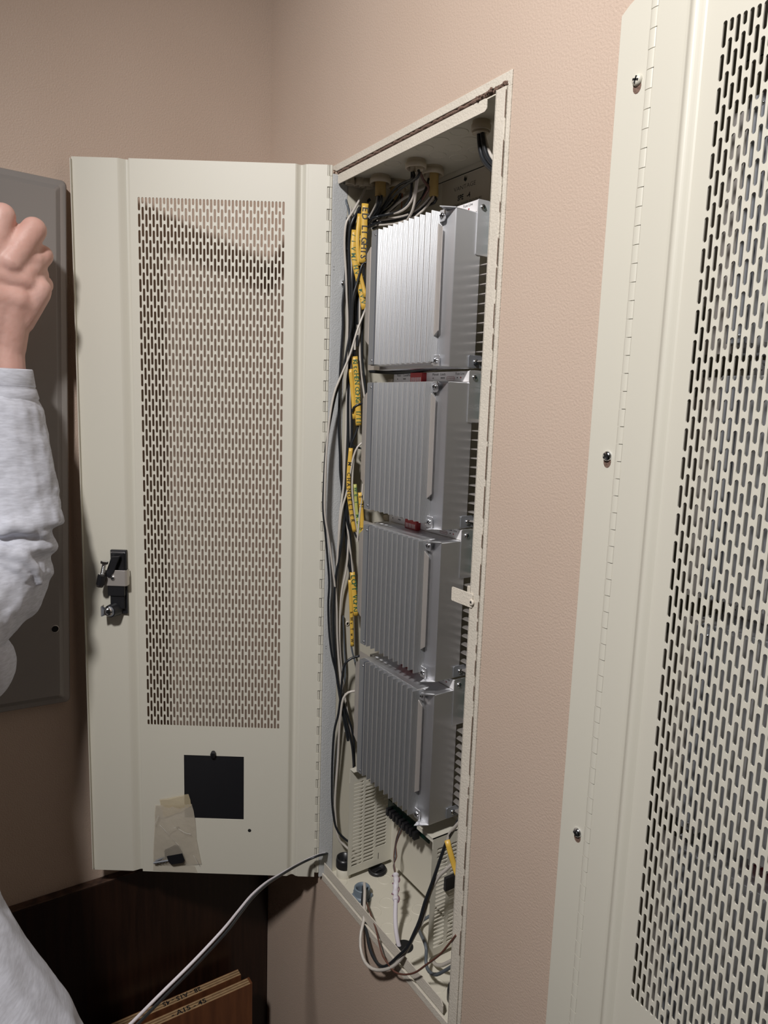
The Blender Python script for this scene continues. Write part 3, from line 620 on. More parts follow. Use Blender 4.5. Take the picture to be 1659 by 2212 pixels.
top('black wire between the two right connectors', [(926, 386, .088), (922, 402, .084), (913, 425, .078), (902, 440, .076), (892, 452, .074), (884, 462, .074)], 0.0020, K)
top('brown wire hooking under the short right sheath', [(908, 372, .060), (914, 388, .068), (926, 405, .076), (920, 418, .076), (912, 432, .074)], 0.0020, M_redw)
top('black wire from the yellowed sheath bending down', [(824, 422, .050), (822, 436, .050), (815, 455, .054), (804, 470, .056), (794, 486, .290)], 0.0020, K)
top('cream wire from the yellowed sheath bending down', [(816, 424, .050), (813, 440, .050), (806, 455, .052), (798, 470, .054)], 0.0018, Wt)
top('black wire from the curved sheath slanting left', [(849, 430, .088), (838, 443, .080), (822, 456, .070), (806, 468, .062), (796, 480, .292)], 0.0022, K)
top('second black wire slanting from the twin-sheath connector', [(866, 418, .088), (858, 432, .086), (842, 450, .080), (824, 462, .074), (806, 476, .066)], 0.0020, K)
top('thin copper wire hanging from the twin-sheath connector', [(869, 418, .088), (868, 435, .088), (867, 452, .086)], 0.0010, M_copper)
top('black wire leaving the third connector behind the white one', [(785, 400, .050), (780, 425, .046), (774, 450, .040), (767, 475, .270), (758, 505, .268), (752, 540, .266)], 0.0022, K)
top('cream wire leaving the second connector', [(753, 412, .030), (755, 440, .026), (758, 465, .266), (756, 500, .266)], 0.0017, Wt)
top('grey wire leaving the leftmost stub', [(746, 426, .018), (749, 440, .262), (753, 452, .263), (756, 475, .264), (755, 505, .264)], 0.0018, G)
top('pale wire looping level behind the yellowed sheath', [(762, 424, .060), (790, 425, .085), (825, 412, .100), (846, 408, .105)], 0.0016, Wt)
top('black wire bending right behind the right flange', [(1035, 288, .036), (1036, 310, .036), (1041, 338, .036), (1053, 358, .036), (1070, 372, .036)], 0.0030, K)
top('second black wire bending right behind the right flange', [(1042, 288, .036), (1045, 312, .036), (1053, 340, .036), (1066, 356, .036), (1078, 364, .036)], 0.0030, K)
top('white wire bending right behind the right flange', [(1045, 288, .040), (1050, 310, .040), (1059, 333, .040), (1072, 355, .040)], 0.0022, Wt)
top('short cream wire at the left of the right-hand connector', [(1031, 286, .036), (1033, 300, .036), (1035, 312, .040)], 0.0018, Wt)
top('black cable lying on top of the second module', [(800, 802, .060), (850, 805, .062), (905, 801, .062), (960, 792, .066), (1030, 785, .075)], 0.0028, K)

rnd = random.Random(9)
STUBS = [((783, 403), .048, 'third'), ((824, 424), .052, 'yellowed'), ((818, 424), .048, 'yellowed'), ((852, 432), .090, 'curved'), ((867, 418), .092, 'twin'), ((893, 372), .055, 'middle'), ((904, 368), .052, 'middle'), ((925, 388), .088, 'large'), ((939, 424), .094, 'large')]
for k, ((sx, sy), Y_, nm) in enumerate(STUBS):
    j_ = (k % 3)*4; e = [(798+j_*0.5, 478+k*2.0, .066), (786-j_, 500+k, .284-.002*(k % 3)), (778-j_*1.5, 545+k*3, .278-.002*(k % 4)), (774-j_*1.6, 620, .276-.002*(k % 4)), (772-j_*1.4, 700+k*8, .274)]
    mid = [(sx-1, sy+14, Y_), ((sx*0.55+800*0.45), min(474, sy+42)-(k % 3)*5+6, Y_*0.6+.028)] if sx > 810 else [(sx-4, sy+22, Y_)]
    P = [(sx, sy, Y_)]+mid+e; wire('dark wire number-less strand from the %s connector into the left bundle' % nm if False else '%s strand from the %s ceiling connector, %s one, into the bundle' % ('black' if k not in (3, 7) else 'cream', {'third': 'third', 'yellowed': 'yellow-sheathed', 'curved': 'curved-sheath', 'twin': 'twin-sheath', 'middle': 'middle', 'large': 'largest'}[nm], ['front', 'rear'][k % 2]), P, 0.0021, K if k not in (3, 7) else Wt, GT)

# loops at the bottom
GB = 'wires looping out of the grey hub on the cabinet floor'
def ramp(px, ys):
    n = len(px); out = []
    for i, (x, y) in enumerate(px):
        t = i/(n-1)*(len(ys)-1); k = min(int(t), len(ys)-2); out.append((x, y, ys[k]+(ys[k+1]-ys[k])*(t-k)))
    return out
wire('thick black wire looping below the cabinet sill and back up', ramp([(785, 1915), (784, 1932), (782.5, 1955), (786, 1982), (792, 2013), (799, 2049), (810, 2074), (824, 2088), (840, 2084), (860, 2066), (880, 2046), (895, 2015), (907, 1987), (918, 1949), (931, 1914), (943, 1880), (953, 1850), (967, 1814), (984, 1785), (998, 1755)], [.034, .012, -.012, -.018, -.012, .004, .018, .026, .020]), 0.0026, K, GB)
wire('cream wire making the widest loop below the cabinet sill', ramp([(787, 1908), (788, 1925), (787, 1950), (786, 1987), (780, 2013), (778.6, 2044), (785, 2071), (797, 2088), (815, 2095.5), (840, 2092), (862, 2076), (880.5, 2049), (896, 2018), (912, 1990), (921, 1955), (932, 1921), (949, 1892), (962, 1880), (975, 1868)], [.030, .008, -.018, -.026, -.018, -.002, .014, .024, .030]), 0.0026, Wt, GB)
wire('thin copper-brown wire sagging from the hub to the right flange', ramp([(787, 1912), (789.6, 1943), (800.5, 1974), (811.5, 2005), (819, 2037), (827, 2065), (840, 2084), (852, 2099), (871, 2105), (896, 2101), (921, 2084), (949, 2063), (965, 2045), (985, 2020)], [.034, .006, -.016, -.018, -.014, -.008, -.004]), 0.0014, M_redw, GB)
wire('dark grey wire snaking beside the right slotted cover', ramp([(928, 1979), (912, 1989), (903, 2000), (907, 2013), (917, 2035), (921, 2052), (920, 2075), (923, 2092), (932, 2103), (944, 2105), (957, 2099), (975, 2088), (990, 2078)], [.090, .060, .030, .022, .014, .012, .014]), 0.0026, G, GB)
wire('white wire disappearing right under the slotted cover', ramp([(936, 2078), (942, 2084), (955, 2085), (970, 2078), (985, 2070)], [.048, .040, .036, .036]), 0.0028, Wt, GB)
wire('white wire entering the lower yellow sleeve from above', ramp([(967, 1816), (972, 1800), (982, 1788), (994, 1774)], [.024, .024, .022, .020]), 0.0026, Wt, GB)
CT = [(755, 1828, .055), (745, 1831, .050), (720, 1836, .030), (700, 1843, .0), (686, 1846, -.02), (660, 1857, -.04)]
CT = [PT(c) for c in CT]; d0 = (CT[-1]-CAM).length
LP_ = [(633, 1871), (600, 1891), (574, 1908), (544, 1936), (515, 1973), (485, 2012), (422, 2080), (346, 2156), (291, 2212), (240, 2262)]
CT += [atD(x, y, d0 - (d0-0.98)*((k+1)/len(LP_))) for k, (x, y) in enumerate(LP_)]
def lead(label, dx, dy, m, r):
    P = [c + RR*dx*0.0008 + RD*dy*0.0008 for c in CT]; b = MB(); b.tube(P, r, 10, step=0.01); tag(b.build('wire', m), label, 'wire', 'twin lead running from the cabinet across the lower left')
lead('black conductor of the twin lead crossing the lower left', 2.2, 2.2, K, 0.0021)
P2 = []
for i, c in enumerate(CT):
    k = min(1, max(0, (i-6)/5)); P2.append(c + RR*(-.0026*k+.0006*(1-k)) + RD*(-.0019*k+.0026*(1-k)) + RF*0.0030*(1-k))
b = MB(); b.tube(P2, 0.0021, 10, step=0.01); tag(b.build('wire', M_tapew), 'white conductor of the twin lead crossing the lower left', 'wire', 'twin lead running from the cabinet across the lower left')

# taped low-voltage cable rising out of the open knockout
t = thing('low_voltage_cable', 'white cable with taped purple-striped splice rising from the floor knockout', 'cable', (0.4755, 0.030, 0))
O = Vector((0.4755, 0.030, 0))
cp = ramp([(868, 2060), (861, 2040), (856, 2013), (854, 1982), (855, 1943)], [.027, .024, .024, .028, .036])
b = MB(); b.tube([PT(p)-O for p in cp], 0.0036, 12, step=0.006); b.build('jacket', M_tapew, t)
sp = [PT(p)-O for p in ramp([(855, 1945), (854, 1925), (856, 1905), (855, 1890)], [.036, .044, .052, .060])]
b = MB(); S_ = spline(sp, 0.003); b.tube(S_, [0.0046+0.0008*math.sin(i*1.9) for i in range(len(S_))], 12); tp = b.build('tape_splice', M_tapew, t)
b = MB(); H = []
for i in range(len(S_)-1):
    for k in range(6):
        q = S_[i].lerp(S_[i+1], k/6); a = (i+k/6)*1.25; H.append(q+Vector((math.cos(a)*0.0060, math.sin(a)*0.0060, 0.0006*math.sin(a*0.37))))
b.tube(H, 0.0009, 5); b.build('spiral_thread', M_purple, tp)
for k, (m_, nm) in enumerate(((M_redw, 'brown core'), (G, 'grey core'), (M_redw, 'second brown core'))):
    px = [(855, 1892), (852-k, 1870), (851+3*k, 1850), (853+k, 1830), (856+2*k, 1812), (861+3*k, 1796), (866+3*k, 1782)]
    b = MB(); b.tube([PT(p)-O for p in ramp(px, [.060, .068, .072, .072, .068])], 0.0010, 6, step=0.006); b.build('core', m_, t, label=nm+' of the low-voltage cable')
# terminal board under the lowest module
t = thing('terminal_block', 'dark green terminal blocks on a board under the lowest module', 'terminal block', (0.40, 0.075, 0.215), 0)
def rel(x, y, Y): return PT((x, y, Y)) - Vector((0.40, 0.075, 0.215))
A0, A1 = rel(838, 1740, .078), rel(927, 1808, .078)
b = MB(); b.prism([(A0.x, A0.z+0.012), (A1.x, A0.z+0.012), (A1.x, A0.z-0.004), (A0.x, A0.z-0.004)], A0.y, A0.y+0.002, 'y'); b.build('board', M_pcb, t)
for k in range(9):
    f = k/8; x = A0.x+(A1.x-A0.x)*(0.08+0.66*f)
    b = MB(); b.box(x, x+0.0062, A0.y-0.011, A0.y, A0.z-0.009, A0.z+0.004); b.lathe((x+0.0031, A0.y-0.011, A0.z-0.004), (0, -1, 0), [(0.0018, 0), (0.0016, 0.0008)], 8); b.build('terminal', M_dark, t, 0.0004)

# grey hub and black bushings in the floor
def hub(label, x, y, r, h, m, grp=None):
    t = thing('conduit_hub' if m is M_bush else 'bushing', label, 'fitting', (x, y, 0), 0, grp)
    b = MB()
    if m is M_bush:
        prof = [(r*1.22, 0), (r*1.24, 0.003), (r*1.2, 0.0055), (r*0.98, 0.0060)]
        for k in range(5): prof += [(r*0.96, 0.0065+k*0.0024), (r*1.05, 0.0075+k*0.0024), (r*1.05, 0.0083+k*0.0024)]
        prof += [(r*0.98, 0.0190), (r*0.84, 0.0192), (r*0.80, 0.0120), (r*0.80, 0.0008)]
        b.lathe((0, 0, 0), (0, 0, 1), prof, 28); b.build('threaded_hub', m, t)
        for k in range(8):
            a = 2*PI*k/8+0.3; MB().box(r*1.16, r*1.38, -0.0022, 0.0022, 0.0, 0.0055).build('locknut_lug', m, t, 0.0005).rotation_euler = (0, 0, a)
        MB().lathe((0, 0, 0.0012), (0, 0, 1), [(r*0.79, 0), (r*0.79, 0.0008)], 24).build('hub_bore', M_void, t)
    else:
        b.lathe((0, 0, 0), (0, 0, 1), [(r*1.08, 0), (r*1.08, h*0.6), (r, h), (r*0.86, h*0.98), (r*0.80, h*0.3), (r*0.5, 0.001)], 26); b.build('ring', m, t)
        b = MB(); b.tube([(r*0.2, -r*0.5, 0.002), (r*0.25, 0, h*0.8), (r*0.1, r*0.5, 0.002)], 0.0018, 6); b.build('inner_clip', m, t)
hub('grey threaded conduit hub with wires looping out of it', 0.3425, 0.0320, 0.0135, 0.019, M_bush)
hub('black bushing on a cream collar left of the left slotted cover', 0.2765, 0.0335, 0.0140, 0.017, M_dark, 'black floor bushings')
_b = [o for o in bpy.data.objects if o.get('label', '').startswith('black bushing on a cream')][0]
for o in bpy.data.objects:
    if o.parent == _b: o.location.z = 0.0195
MB().lathe((0, 0, 0), (0, 0, 1), [(0.0135, 0), (0.0135, 0.0200), (0.012, 0.0202)], 24).build('cream_collar', M_creamin, _b)
hub('black bushing half under the left slotted cover', 0.2985, 0.0925, 0.0160, 0.006, M_dark, 'black floor bushings')
hub('black bushing behind the right flange at the sill', 0.598, 0.040, 0.0150, 0.020, M_dark, 'black floor bushings')

# ------------------------------------------------------------------ yellow marker sleeves with handwriting
def sleeve(label, pts, wpx, txt=None, ink=None, size=1.0, start=0.06, reps=0, m=None):
    P = spline([PT(p) for p in pts], 0.006); n = len(P)
    C0 = P[n//2]; wd = wpx/F*(C0-CAM).length
    t = thing('marker_sleeve', label, 'sleeve', P[0], 0, 'yellow marker sleeves on the wires')
    vs = []; fs = []; fr = []
    for i, p in enumerate(P):
        tg = (P[min(i+1, n-1)]-P[max(i-1, 0)]).normalized(); vw = (CAM-p).normalized(); s_ = tg.cross(vw).normalized(); nn = s_.cross(tg).normalized()
        if s_.dot(RR) < 0: s_ = -s_
        fr.append((p-P[0], tg, s_, nn if nn.dot(vw) > 0 else -nn))
    N_ = 10
    for (p, tg, s_, nn) in fr:
        for k in range(N_):
            a = 2*PI*k/N_; vs.append(p + s_*math.cos(a)*wd/2 + nn*math.sin(a)*wd*0.20)
    for i in range(n-1):
        for k in range(N_): fs.append((i*N_+k, i*N_+(k+1) % N_, (i+1)*N_+(k+1) % N_, (i+1)*N_+k))
    b = MB(); b.add(vs, fs, 0, True); o = b.build('tube', m or M_yellow, t)
    so = o.modifiers.new('thick', 'SOLIDIFY'); so.thickness = 0.0005; so.offset = -1
    if txt:
        L_ = sum((P[i+1]-P[i]).length for i in range(n-1)); cell = L_*(1-start*1.6)/len(txt)
        for ci, ch in enumerate(txt):
            if ch == ' ': continue
            s0 = L_*start+cell*ci; acc = 0; idx = 0
            while idx < n-2 and acc+(P[idx+1]-P[idx]).length < s0: acc += (P[idx+1]-P[idx]).length; idx += 1
            p, tg, s_, nn = fr[idx]; p = p + tg*(s0-acc)
            text(ch, min(cell*1.5, wd*1.1)*size, p - s_*wd*0.32 + nn*wd*0.205, tg, s_, ink, parent=t, bold=0.0002)
    return t
sleeve('yellow sleeve lettered LIGHTS at the top left of the first module', [(789, 440, .292), (787, 470, .291), (786, 510, .290), (783, 568, .289)], 14, 'ED LIGHTS', M_ink, 1.1)
sleeve('narrow plain yellow sleeve left of the LIGHTS sleeve', [(777, 462, .284), (772, 520, .283), (776, 574, .284)], 9)
sleeve('long yellow sleeve with green scribbles curving to the module', [(766, 497, .279), (763, 540, .279), (768, 575, .281), (778, 620, .284), (787, 668, .289)], 12, '/iVM/HVW/MWV', M_green, 0.9)
sleeve('short plain yellow sleeve slanting below the LIGHTS sleeve', [(776, 586, .286), (783, 612, .288), (790, 642, .292)], 8)
sleeve('yellow sleeve lettered in green KitcHEN', [(766, 770, .283), (770, 818, .284), (773, 872, .286), (774.5, 919, .287)], 13, 'KitcHEN COrKer 1/11', M_green, 1.25, 0.04)
sleeve('narrow plain yellow sleeve behind the green KitcHEN sleeve', [(757, 797, .278), (762, 850, .279), (766, 905, .281)], 9)
sleeve('bowed yellow sleeve lettered CHANDELIER', [(758, 968, .281), (753, 1026, .280), (754, 1071, .280), (760, 1116, .281), (766, 1149, .283)], 9, 'M CHANDELIER', M_ink, 1.05, 0.16)
sleeve('yellow sleeve with a black L at the edge of the second module', [(778, 1064, .288), (781, 1110, .289), (784, 1160, .291)], 10, 'TN  L', M_ink, 1.0)
sleeve('pale yellow-green sleeve with green lettering among white wires', [(767, 1046, .284), (770, 1100, .285), (777, 1158, .288)], 7, 'WET MDV', M_green, 1.2, m=mat('yellow_green_sleeve', (0.45, 0.45, 0.12), 0.4))
sleeve('yellow sleeve lettered in green beside the third module', [(761, 1236, .274), (765, 1280, .277), (769, 1330, .280)], 11, 'LOPT VOrKi', M_green, 1.2)
sleeve('longest plain-faced yellow sleeve lying over the round rivet', [(756, 1253, .273), (759, 1324, .273), (761, 1396, .273)], 8, '     hWvTwW', M_ink, 0.9)
sleeve('yellow sleeve hanging by the right slotted cover', [(966, 1815, .018), (973, 1842, .020), (982, 1872, .024), (990, 1895, .026)], 11)
sleeve('yellow sleeve glimpsed between the first and second modules', [(798, 797, .075), (799, 812, .075), (801, 826, .075)], 11, 'CT', M_ink, 0.9, 0.2)

# ------------------------------------------------------------------ grey panel cover on the left wall
PZ0 = Vector((0, -0.3775, 0.3235))
pn = thing('panel_cover', 'large grey steel panel cover on the left wall behind the arm', 'panel', PZ0)
pn.rotation_euler = (math.radians(-1.45), 0, 0)
def loop(x, e, r, n=4):
    W_, H_ = 0.36, 0.862; P = []
    for cy, cz, a in ((-e-r, H_-e-r, 0), (-W_+e+r, H_-e-r, PI/2), (-W_+e+r, e+r, PI), (-e-r, e+r, 1.5*PI)):
        for k in range(n+1): P.append((x, cy+r*math.cos(a+PI/2*k/n), cz+r*math.sin(a+PI/2*k/n)))
    return P
b = MB(); LP = [loop(0.0025, 0.0, 0.008), loop(0.0185, 0.0, 0.008), loop(0.0210, 0.0015, 0.007), loop(0.0225, 0.010, 0.004), loop(0.0262, 0.0165, 0.004), loop(0.0266, 0.0175, 0.004)]
n = len(LP[0]); vs = [p for l in LP for p in l]; fs = []
for i in range(len(LP)-1):
    for k in range(n): fs.append((i*n+k, i*n+(k+1) % n, (i+1)*n+(k+1) % n, (i+1)*n+k))
fs.append(tuple((len(LP)-1)*n+k for k in range(n)))
b.add(vs, fs, 0, False); b.build('cover_plate', M_panel, pn, 0.0006)
q = pn.matrix_world; h_ = atX(112, 1363, 0.034)-PZ0
MB().lathe((0.0264, h_.y+0.0025, h_.z), (1, 0, 0), [(0.0066, 0), (0.0066, 0.0006), (0.0056, 0.0007)], 18).build('hole_rim', M_alulit, pn)
MB().lathe((0.0266, h_.y+0.0025, h_.z), (1, 0, 0), [(0.0054, 0), (0.0054, 0.0008)], 18).build('screw_hole', M_void, pn)

# ------------------------------------------------------------------ woodwork at the lower left
wd = thing('wood_panel', 'very dark stained wood panel standing against the left wall below the door', 'panel', (0.0, -0.25, -1.10))
MB().box(0.0012, 0.0190, -0.2370, 0.2480, 0.0, 1.0565).build('board', M_wood, wd, 0.0008)
MB().prism([(0.0012, 0.6765), (0.0190, 0.6765), (0.0165, 0.6795), (0.0012, 0.6795)], -0.2370, 0.2480, 'y').build('top_edge', M_wooded, wd, 0.0004) if False else None
b = MB(); b.box(0.0012, 0.0188, -0.2370, 0.2480, 1.0567, 1.0592); b.build('top_edge', M_wooded, wd, 0.0008, label='worn brown top edge')
def ply(label, x0, x1, y0, y1, z1, band=False):
    t = thing('plywood_board', label, 'board', (x0, (y0+y1)/2, -1.10)); W_ = x1-x0; h = z1+1.10; a, c = y0-(y0+y1)/2, y1-(y0+y1)/2
    MB().box(0, 0.0012, a, c, 0, h).build('veneer', M_ply, t); MB().box(W_-0.0012, W_, a, c, 0, h).build('veneer', M_ply, t)
    n_ = 5; s_ = (W_-0.0024)/n_
    for k in range(n_): MB().box(0.0012+s_*k, 0.0012+s_*(k+1), a, c, 0, h-0.0002*(k % 2)).build('ply_layer', M_plyA if k % 2 == 0 else M_plyB, t)
    if band: MB().box(0, W_, c, c+0.0045, 0, h+0.001).build('edge_band', M_ply, t, 0.001)
    return t
t1 = ply('rear plywood board with upside-down pencilled code, lower left', 0.042, 0.060, -0.36, -0.0780, -0.3205)
t2 = ply('front plywood board with upright pencilled code and brown face', 0.092, 0.110, -0.36, -0.0780, -0.3025, True)
t3 = thing('veneered_board', 'brown veneered board between the two plywood boards', 'board', (0.066, -0.21, -1.10))
MB().box(0, 0.022, -0.15, 0.144, 0, 0.7730).build('panel', M_ply, t3, 0.004)
text('28 - A15 - 45', 0.0150, (0.0035, 0.060, 0.7798), (0, -1, 0), (1, 0, 0), M_ink, parent=t1, xs=0.95, bold=0.0003)
text('- A15 - 45', 0.0150, (0.0145, -0.015, 0.7976), (0, 1, 0), (-1, 0, 0), M_ink, parent=t2, xs=1.1, bold=0.0003)

# ------------------------------------------------------------------ taped bag of keys on the open door
bag = thing('plastic_bag', 'small clear plastic bag of keys taped inside the open door below the black plate', 'bag', HM @ Vector((0.255, 0.002, 0.04)))
def bagsheet(L_, R_, off, bul, seed, m=8):
    n = len(L_); vs = []; fs = []
    for i in range(n):
        a, c = dr(*L_[i], off), dr(*R_[i], off)
        for k in range(m+1):
            t = k/m; p = a.lerp(c, t); nz = noise.noise(Vector((p.x*60+seed, p.z*60, seed)))
            p.y = off + bul*math.sin(PI*t)*math.sin(PI*min(1, (i+0.4)/n)) + 0.0016*nz; vs.append(HM @ p - bag.location)
    for i in range(n-1):
        for k in range(m): q = i*(m+1)+k; fs.append((q, q+1, q+m+2, q+m+1))
    return MB().add(vs, fs, 0, True)
LL = [(336, 1739), (334, 1755), (334, 1775), (333, 1800), (332, 1820), (331, 1840), (331, 1858), (331, 1867)]
RL = [(414, 1737), (418, 1752), (421, 1768), (423, 1792), (424, 1812), (428, 1832), (432, 1852), (435, 1866)]
bagsheet(LL, RL, 0.0040, 0.0075, 1.3, 12).build('film_front', M_bag, bag); bagsheet(LL, RL, 0.0026, 0.0, 5.1, 12).build('film_back', M_bag, bag)
bagsheet([(331, 1866), (330, 1880)], [(420, 1869), (427, 1886)], 0.0030, 0.001, 7.7).build('bottom_flap', M_bag, bag)
bagsheet([(344, 1727), (346, 1738), (351, 1753), (354, 1765)], [(407, 1715), (411, 1728), (413, 1741), (390, 1754)], 0.0048, 0.0006, 2.2).build('tape', M_tape, bag)
b = MB(); cr = [[(345, 1782), (360, 1798), (378, 1818), (386, 1826)], [(361, 1801), (368, 1792), (380, 1787)], [(385, 1790), (400, 1799), (412, 1802)], [(418, 1848), (424, 1858), (428, 1866)], [(342, 1762), (334, 1782)]]
for c in cr: b.tube([HM @ dr(x, y, 0.0105) - bag.location for x, y in c], 0.00035, 5, step=0.002)
b.build('film_crease', mat('film_highlight', (0.75, 0.73, 0.68), 0.15, alpha=0.6), bag)
def key(label, head, tip, off):
    t = thing('key', label, 'key', HM @ dr(*head[0], off), 0, 'keys in the taped bag'); O = t.location.copy()
    P = [dr(x, y, off) for x, y in head]; b = MB(); f = [HM @ Vector((p.x, off, p.z)) - O for p in P]; g = [HM @ Vector((p.x, off+0.0028, p.z)) - O for p in P]; n = len(P)
    b.add(f+g, [tuple(range(n)), tuple(range(n, 2*n))[::-1]] + [(i, (i+1) % n, n+(i+1) % n, n+i) for i in range(n)]); b.build('key_head', M_dark, t, 0.0006)
    a, c = dr(*tip[0], off+0.001), dr(*tip[1], off+0.001); b = MB(); b.tube([HM @ a - O, HM @ c - O], 0.0018, 6)
    for k in range(4):
        q = a.lerp(c, 0.3+0.18*k); b.tube([HM @ q - O, HM @ (q+Vector((0, 0, -0.0030))) - O], 0.0010, 4)
    b.build('key_blade', M_aludk, t)
key('black-headed key leaning up in the bag', [(357, 1836), (378, 1826), (384, 1827), (392, 1838), (393, 1846), (368, 1852), (358, 1848)], [(362, 1849), (336, 1860)], 0.0045)
key('black-headed key lying flat in the bag', [(362, 1848), (394, 1842), (399, 1856), (396, 1861), (372, 1865), (366, 1860)], [(368, 1858), (332, 1864)], 0.0075)

# ------------------------------------------------------------------ the person at the left edge
def fuse(name, caps, voxel, m, smooth=6, tex=None, scale=None):
    """one continuous skin grown over tapered limbs; caps = [(a, b, ra, rb)]"""
    b = MB()
    for cap in caps:
        a, c, ra, rb = cap[:4]; fl = cap[4] if len(cap) > 4 else 1.0
        a, c = Vector(a), Vector(c); L_ = (c-a).length; ra *= KB; rb *= KB
        if L_ < 1e-5: b.sphere(a, ra, 16, 10); continue
        prof = []; n = 6
        for k in range(n): an = PI/2*(1-k/n); prof.append((max(ra*math.cos(an), ra*0.03), -ra*math.sin(an)*fl))
        for k in range(n+1): an = PI/2*k/n; prof.append((max(rb*math.cos(an), rb*0.03), L_+rb*math.sin(an)*fl))
        b.lathe(a, c-a, prof, 18)
    o = b.build('tmp_'+name, m)
    r = o.modifiers.new('r', 'REMESH'); r.mode = 'VOXEL'; r.voxel_size = voxel; r.use_smooth_shade = True
    if smooth: q = o.modifiers.new('s', 'SMOOTH'); q.iterations = smooth; q.factor = 0.6
    if tex:
        for tx, st in tex:
            d = o.modifiers.new('d', 'DISPLACE'); d.texture = tx; d.strength = st; d.mid_level = 0.5; d.texture_coords = 'LOCAL'
    me = bpy.data.meshes.new_from_object(o.evaluated_get(bpy.context.evaluated_depsgraph_get())); bpy.data.objects.remove(o)
    me.name = name; me.materials.clear(); me.materials.append(m)
    for p in me.polygons: p.use_smooth = True
    return me
def cloud(s_, d=2):
    t = bpy.data.textures.new('cloth', 'CLOUDS'); t.noise_scale = s_; t.noise_depth = d; return t
D0 = 0.87
KB = 1.38
def A(x, y, d=D0): return tuple(atD(x, y, d*KB))
hand = [
 (A(-20, 745), A(-6, 655), .0195, .024), (A(16, 745), A(22, 655), .019, .022), (A(20, 700), A(48, 655), .017, .018),
 (A(-10, 670), A(-22, 575), .020, .0145), (A(10, 670), A(22, 565), .021, .0145), (A(28, 675), A(54, 592), .018, .0135), (A(32, 690), A(74, 628), .0155, .0120),
 (A(-20, 575, .862), A(6, 465, .872), .0135, .0125), (A(24, 565, .862), A(73, 496, .876), .0145, .0130), (A(54, 592, .866), A(92, 552, .884), .0120, .0112), (A(72, 628, .872), A(92, 615, .892), .0118, .0112),
 (A(-18, 592, .861), A(52, 606, .865), .0135, .0125), (A(-8, 640, .862), A(36, 648, .864), .018, .016), (A(6, 465, .872), A(2, 492, .902), .0120, .0105), (A(75, 494, .876), A(64, 515, .905), .0110, .0100), (A(92, 552, .884), A(80, 568, .912), .0108, .0095), (A(93, 615, .892), A(80, 624, .915), .0105, .0090),
 (A(2, 492, .902), A(-8, 540, .902), .0100, .0090), (A(64, 515, .905), A(48, 552, .900), .0095, .0085), (A(80, 568, .912), A(62, 590, .905), .0090, .0080), (A(80, 624, .915), A(64, 640, .908), .0085, .0075),
 (A(44, 686), A(80, 632), .0165, .0140), (A(60, 650), A(84, 626), .0150, .0130), (A(-6, 600), A(60, 610), .0160, .0140), (A(0, 548, .866), A(34, 540, .868), .0140, .0130), (A(50, 565, .869), A(74, 562, .874), .0120, .0110), (A(72, 600, .874), A(84, 594, .882), .0110, .0105),
 (A(-25, 700), A(-62, 640, .865), .019, .0150), (A(-62, 640, .865), A(-70, 560, .880), .0140, .0120), (A(-70, 560, .880), A(-52, 505, .897), .0115, .0095),
 (A(-20, 745), A(-16, 850), .0200, .0235), (A(13, 745), A(12, 850), .0180, .0215), (A(-2, 850), A(0, 1240), .0285, .042),
]
SH = Vector((0.36, -0.74, 0.40)); NK = SH + Vector((0.0, -0.26, 0.14))
HIP = Vector((0.48, -1.02, -0.22))
rest = [(A(0, 1240), tuple(SH), .046, .058), (tuple(SH), tuple(NK), .06, .06), (tuple(NK-KB*Vector((0, 0, .10))), tuple(HIP), .13, .14), (tuple(NK), tuple(NK+KB*Vector((0, 0, .12))), .052, .050),
        (tuple(NK+KB*Vector((0, 0, .20))), tuple(NK+KB*Vector((0, 0, .25))), .075, .082), (tuple(NK+KB*Vector((-.075, .01, .20))), tuple(NK+KB*Vector((-.095, .01, .195))), .012, .009),
        (tuple(NK), tuple(NK+KB*Vector((.02, -.17, -.04))), .06, .055), (tuple(NK+KB*Vector((.02, -.17, -.04))), tuple(NK+KB*Vector((-.05, -.20, -.30))), .045, .036), (tuple(NK+KB*Vector((-.05, -.20, -.30))), tuple(NK+KB*Vector((-.22, -.10, -.22))), .034, .026),
        (tuple(HIP), (0.42, -0.92, -0.66), .085, .060), ((0.42, -0.92, -0.66), (0.46, -0.95, -1.00), .055, .040), ((0.46, -0.95, -1.00), (0.32, -0.93, -1.03), .036, .030),
        (tuple(HIP), (0.42, -1.16, -0.66), .085, .060), ((0.42, -1.16, -0.66), (0.46, -1.20, -1.00), .055, .040), ((0.46, -1.20, -1.00), (0.32, -1.18, -1.03), .036, .030)]
person = thing('person', 'person in a heather grey long-sleeved shirt reaching up at the left edge', 'person', (0.46, -1.05, -1.10))
def place(me, name, m=None):
    me.transform(Matrix.Translation(-person.location)); o = bpy.data.objects.new(name, me); COL.objects.link(o); o.parent = person; return o
arm = fuse('body', hand, 0.0028, M_skin, 5)
rb = fuse('rest', rest, 0.008, M_skin, 4)
